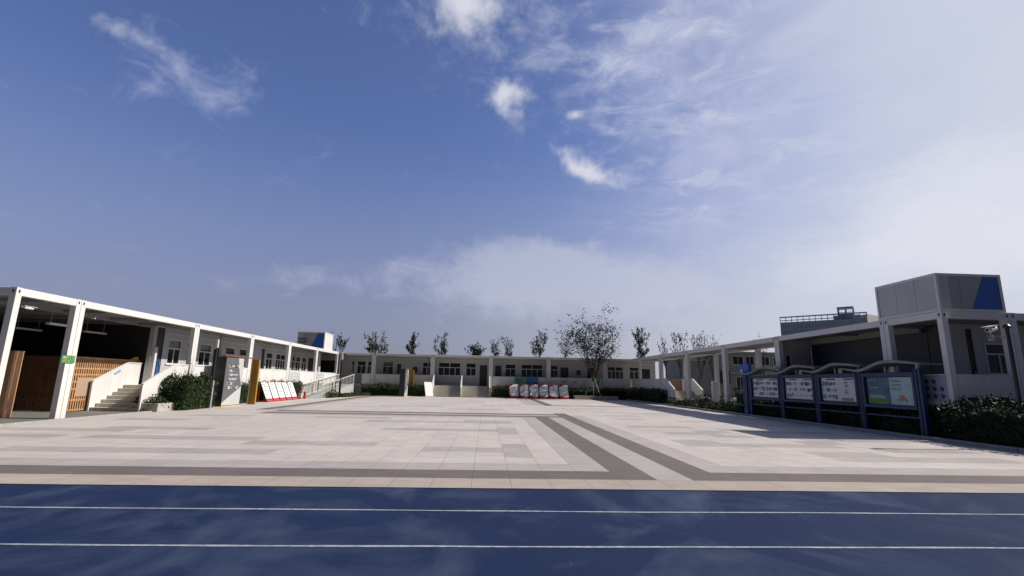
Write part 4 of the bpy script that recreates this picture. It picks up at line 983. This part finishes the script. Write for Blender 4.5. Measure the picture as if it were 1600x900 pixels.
def sstep(x, a, b):
    q = nt.nodes.new('ShaderNodeMapRange'); q.interpolation_type = 'SMOOTHSTEP'; L(x, q.inputs[0]); q.inputs[1].default_value = a; q.inputs[2].default_value = b; return q.outputs[0]
tc = nt.nodes.new('ShaderNodeTexCoord'); sp = nt.nodes.new('ShaderNodeSeparateXYZ'); L(tc.outputs['Generated'], sp.inputs[0])
dx, dy, dz = sp.outputs
az = mth('ARCTAN2', dx, dy); el = mth('ARCSINE', dz)
def comb(a, b, c=0.):
    q = nt.nodes.new('ShaderNodeCombineXYZ')
    for i, v_ in enumerate((a, b, c)):
        if hasattr(v_, 'links'): L(v_, q.inputs[i])
        else: q.inputs[i].default_value = v_
    return q.outputs[0]
def noise(vec, scale, detail=8, rough=.6, dist=0., lac=2.):
    n = nt.nodes.new('ShaderNodeTexNoise'); n.inputs['Scale'].default_value = scale; n.inputs['Detail'].default_value = detail; n.inputs['Roughness'].default_value = rough; n.inputs['Distortion'].default_value = dist; n.inputs['Lacunarity'].default_value = lac
    L(vec, n.inputs['Vector']); return n
ae = comb(az, el)
wn = noise(ae, 7., 5, .6); wsep = nt.nodes.new('ShaderNodeSeparateXYZ'); L(wn.outputs['Color'], wsep.inputs[0])
az2 = add(az, mul(sub(wsep.outputs[0], .5), .13)); el2 = add(el, mul(sub(wsep.outputs[1], .5), .09))
def pix(x, y):
    d = r2_*(x-800)-u2_*(y-450)+fw*F; d.normalize(); return math.atan2(d.x, d.y), math.asin(d.z)
def blob(x, y, x2, y2, wid, amp, warp=True, soft=1.):
    """soft streak of cloud between two bearings, width in radians"""
    a0, e0 = pix(x, y); a1, e1 = pix(x2, y2); ca, ce = (a0+a1)/2, (e0+e1)/2; Lx = math.hypot(a1-a0, e1-e0)/2+wid; th = math.atan2(e1-e0, a1-a0)
    A, E_ = (az2, el2) if warp else (az, el)
    da = sub(A, ca); de = sub(E_, ce); c, s = math.cos(th), math.sin(th)
    uu = mul(add(mul(da, c), mul(de, s)), 1/Lx); vv = mul(add(mul(da, -s), mul(de, c)), 1/wid)
    return mul(mth('POWER', 2.718, mul(add(mul(uu, uu), mul(vv, vv)), -soft)), amp)
pl = comb(mth('DIVIDE', dx, add(dz, .12)), mth('DIVIDE', dy, add(dz, .12)))
def rotmap(vec, rz, scl):
    q = nt.nodes.new('ShaderNodeMapping'); q.inputs['Rotation'].default_value = (0, 0, rz); q.inputs['Scale'].default_value = scl; L(vec, q.inputs[0]); return q.outputs[0]
fine = noise(rotmap(ae, .5, (1, 1.7, 1)), 13., 11, .62, .5).outputs[0]
puffn = noise(ae, 17., 11, .60, .25).outputs[0]
cirr = noise(rotmap(pl, .9, (.55, 1.6, 1)), 1.5, 11, .64, .9).outputs[0]
cirr2 = noise(rotmap(ae, -.75, (.8, 2.2, 1)), 5., 10, .6, .6).outputs[0]
# crisp small puffs
P = add(blob(700, -8, 755, 14, .050, 1.05), blob(690, 30, 770, 50, .08, .50), blob(770, 150, 822, 150, .028, 1.15), blob(788, 165, 808, 212, .022, .8), blob(888, 182, 908, 178, .010, 1.1, False), blob(905, 130, 920, 150, .018, .55), blob(925, 195, 965, 212, .013, .85), blob(880, 232, 935, 262, .026, 1.15), blob(915, 262, 990, 293, .018, .85),
        blob(160, 22, 190, 28, .022, .60), blob(190, 40, 255, 68, .016, .42), blob(275, 70, 320, 82, .028, .58), blob(370, 105, 392, 112, .020, .50), blob(1050, 300, 1085, 308, .010, .6))
pm = sstep(add(mul(P, .92), mul(sub(puffn, .5), 1.9)), .30, 1.65)
# soft veils
S = add(blob(230, 80, 370, 150, .055, .50), blob(300, 110, 380, 160, .03, .25), blob(1020, 90, 1090, 10, .06, .62), blob(940, 90, 1040, 40, .03, .45), blob(1060, 260, 1140, 215, .065, .80), blob(1030, 120, 1180, 130, .10, .42), blob(1040, 380, 1200, 290, .040, .62), blob(1180, 200, 1230, 190, .04, .45), blob(640, 0, 820, 60, .10, .40), blob(860, 30, 1000, 200, .11, .33))
sm = mul(sstep(add(S, mul(sub(fine, .5), 1.9)), .16, 1.35), .78)
# low bank of cloud over the far roofs
B = add(blob(640, 440, 1060, 455, .085, 1.0), blob(760, 395, 930, 400, .05, .55), blob(250, 432, 560, 440, .032, .42), blob(960, 440, 1150, 468, .05, .5), blob(240, 375, 300, 380, .02, .18))
bm = mul(sstep(add(B, mul(sub(fine, .5), .95)), .30, 1.0), .55)
# bright thin overcast growing towards the sun
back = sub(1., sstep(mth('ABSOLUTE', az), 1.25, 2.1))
veil = mul(sstep(add(az, mul(sub(cirr2, .5), .26), mul(sub(cirr, .5), .16), mul(el, .10)), .16, 1.02), back)
ripn = noise(rotmap(ae, -.62, (.8, 2.6, 1)), 9., 12, .66, .8).outputs[0]
ripm = add(blob(920, 60, 1120, 40, .12, .9, False), blob(1020, 170, 1200, 150, .11, 1.0, False), blob(1040, 320, 1210, 260, .09, .9, False), blob(1250, 330, 1550, 250, .09, .6, False), blob(1300, 430, 1600, 400, .06, .6, False))
rip = mul(mul(sstep(ripn, .46, .74), mth('MINIMUM', ripm, 1.)), .55)
vb = add(blob(1380, 300, 1650, 220, .06, .5), blob(1250, 420, 1650, 330, .07, .6), blob(1500, 400, 1700, 380, .09, .45), blob(1100, 60, 1300, 0, .06, .3))
vb = mul(sstep(add(vb, mul(sub(cirr2, .5), .8)), .1, .9), .45)
hz = mul(sstep(mul(el, -1.), -.52, .03), .92)          # pale air low over the horizon
def mix(f, a, b):
    x = nt.nodes.new('ShaderNodeMix'); x.data_type = 'RGBA'; L(f, x.inputs[0])
    for s_, v_ in ((6, a), (7, b)):
        if hasattr(v_, 'links'): L(v_, x.inputs[s_])
        else: x.inputs[s_].default_value = (*v_, 1)
    return x.outputs[2]
K = 1/.08
def rad(r, g_, b): return tuple(k*K for k in (r, g_, b))
tint = nt.nodes.new('ShaderNodeMix'); tint.data_type = 'RGBA'; tint.blend_type = 'MULTIPLY'; tint.inputs[0].default_value = 1; L(sky.outputs[0], tint.inputs[6]); tint.inputs[7].default_value = (1.24, 1.21, 1.58, 1)
c = tint.outputs[2]
c = mix(hz, c, mix(mul(sstep(az, -.35, .62), back), rad(.238, .248, .342), rad(.54, .535, .60)))
c = mix(mul(veil, .90), c, rad(.64, .67, .77))
c = mix(bm, c, rad(.57, .59, .71))
c = mix(sm, c, rad(.50, .54, .72))
c = mix(rip, c, rad(.66, .69, .80))
c = mix(vb, c, rad(.88, .87, .91))
c = mix(mul(pm, .9), c, rad(.74, .74, .82))
dm = nt.nodes.new('ShaderNodeMix'); dm.data_type = 'RGBA'; dm.blend_type = 'MULTIPLY'; dm.inputs[7].default_value = (.28, .28, .28, 1); L(sub(1., back), dm.inputs[0]); L(c, dm.inputs[6])   # unseen sky behind the camera darkened to cut fill on shaded faces
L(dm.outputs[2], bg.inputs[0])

vs = sc.view_settings; vs.view_transform = 'Standard'; vs.look = 'None'; vs.exposure = 0; vs.gamma = 1; vs.use_curve_mapping = False
sc.cycles.max_bounces = 6; sc.cycles.diffuse_bounces = 2; sc.cycles.glossy_bounces = 3; sc.cycles.use_denoising = True
sc.cycles.sample_clamp_indirect = 6
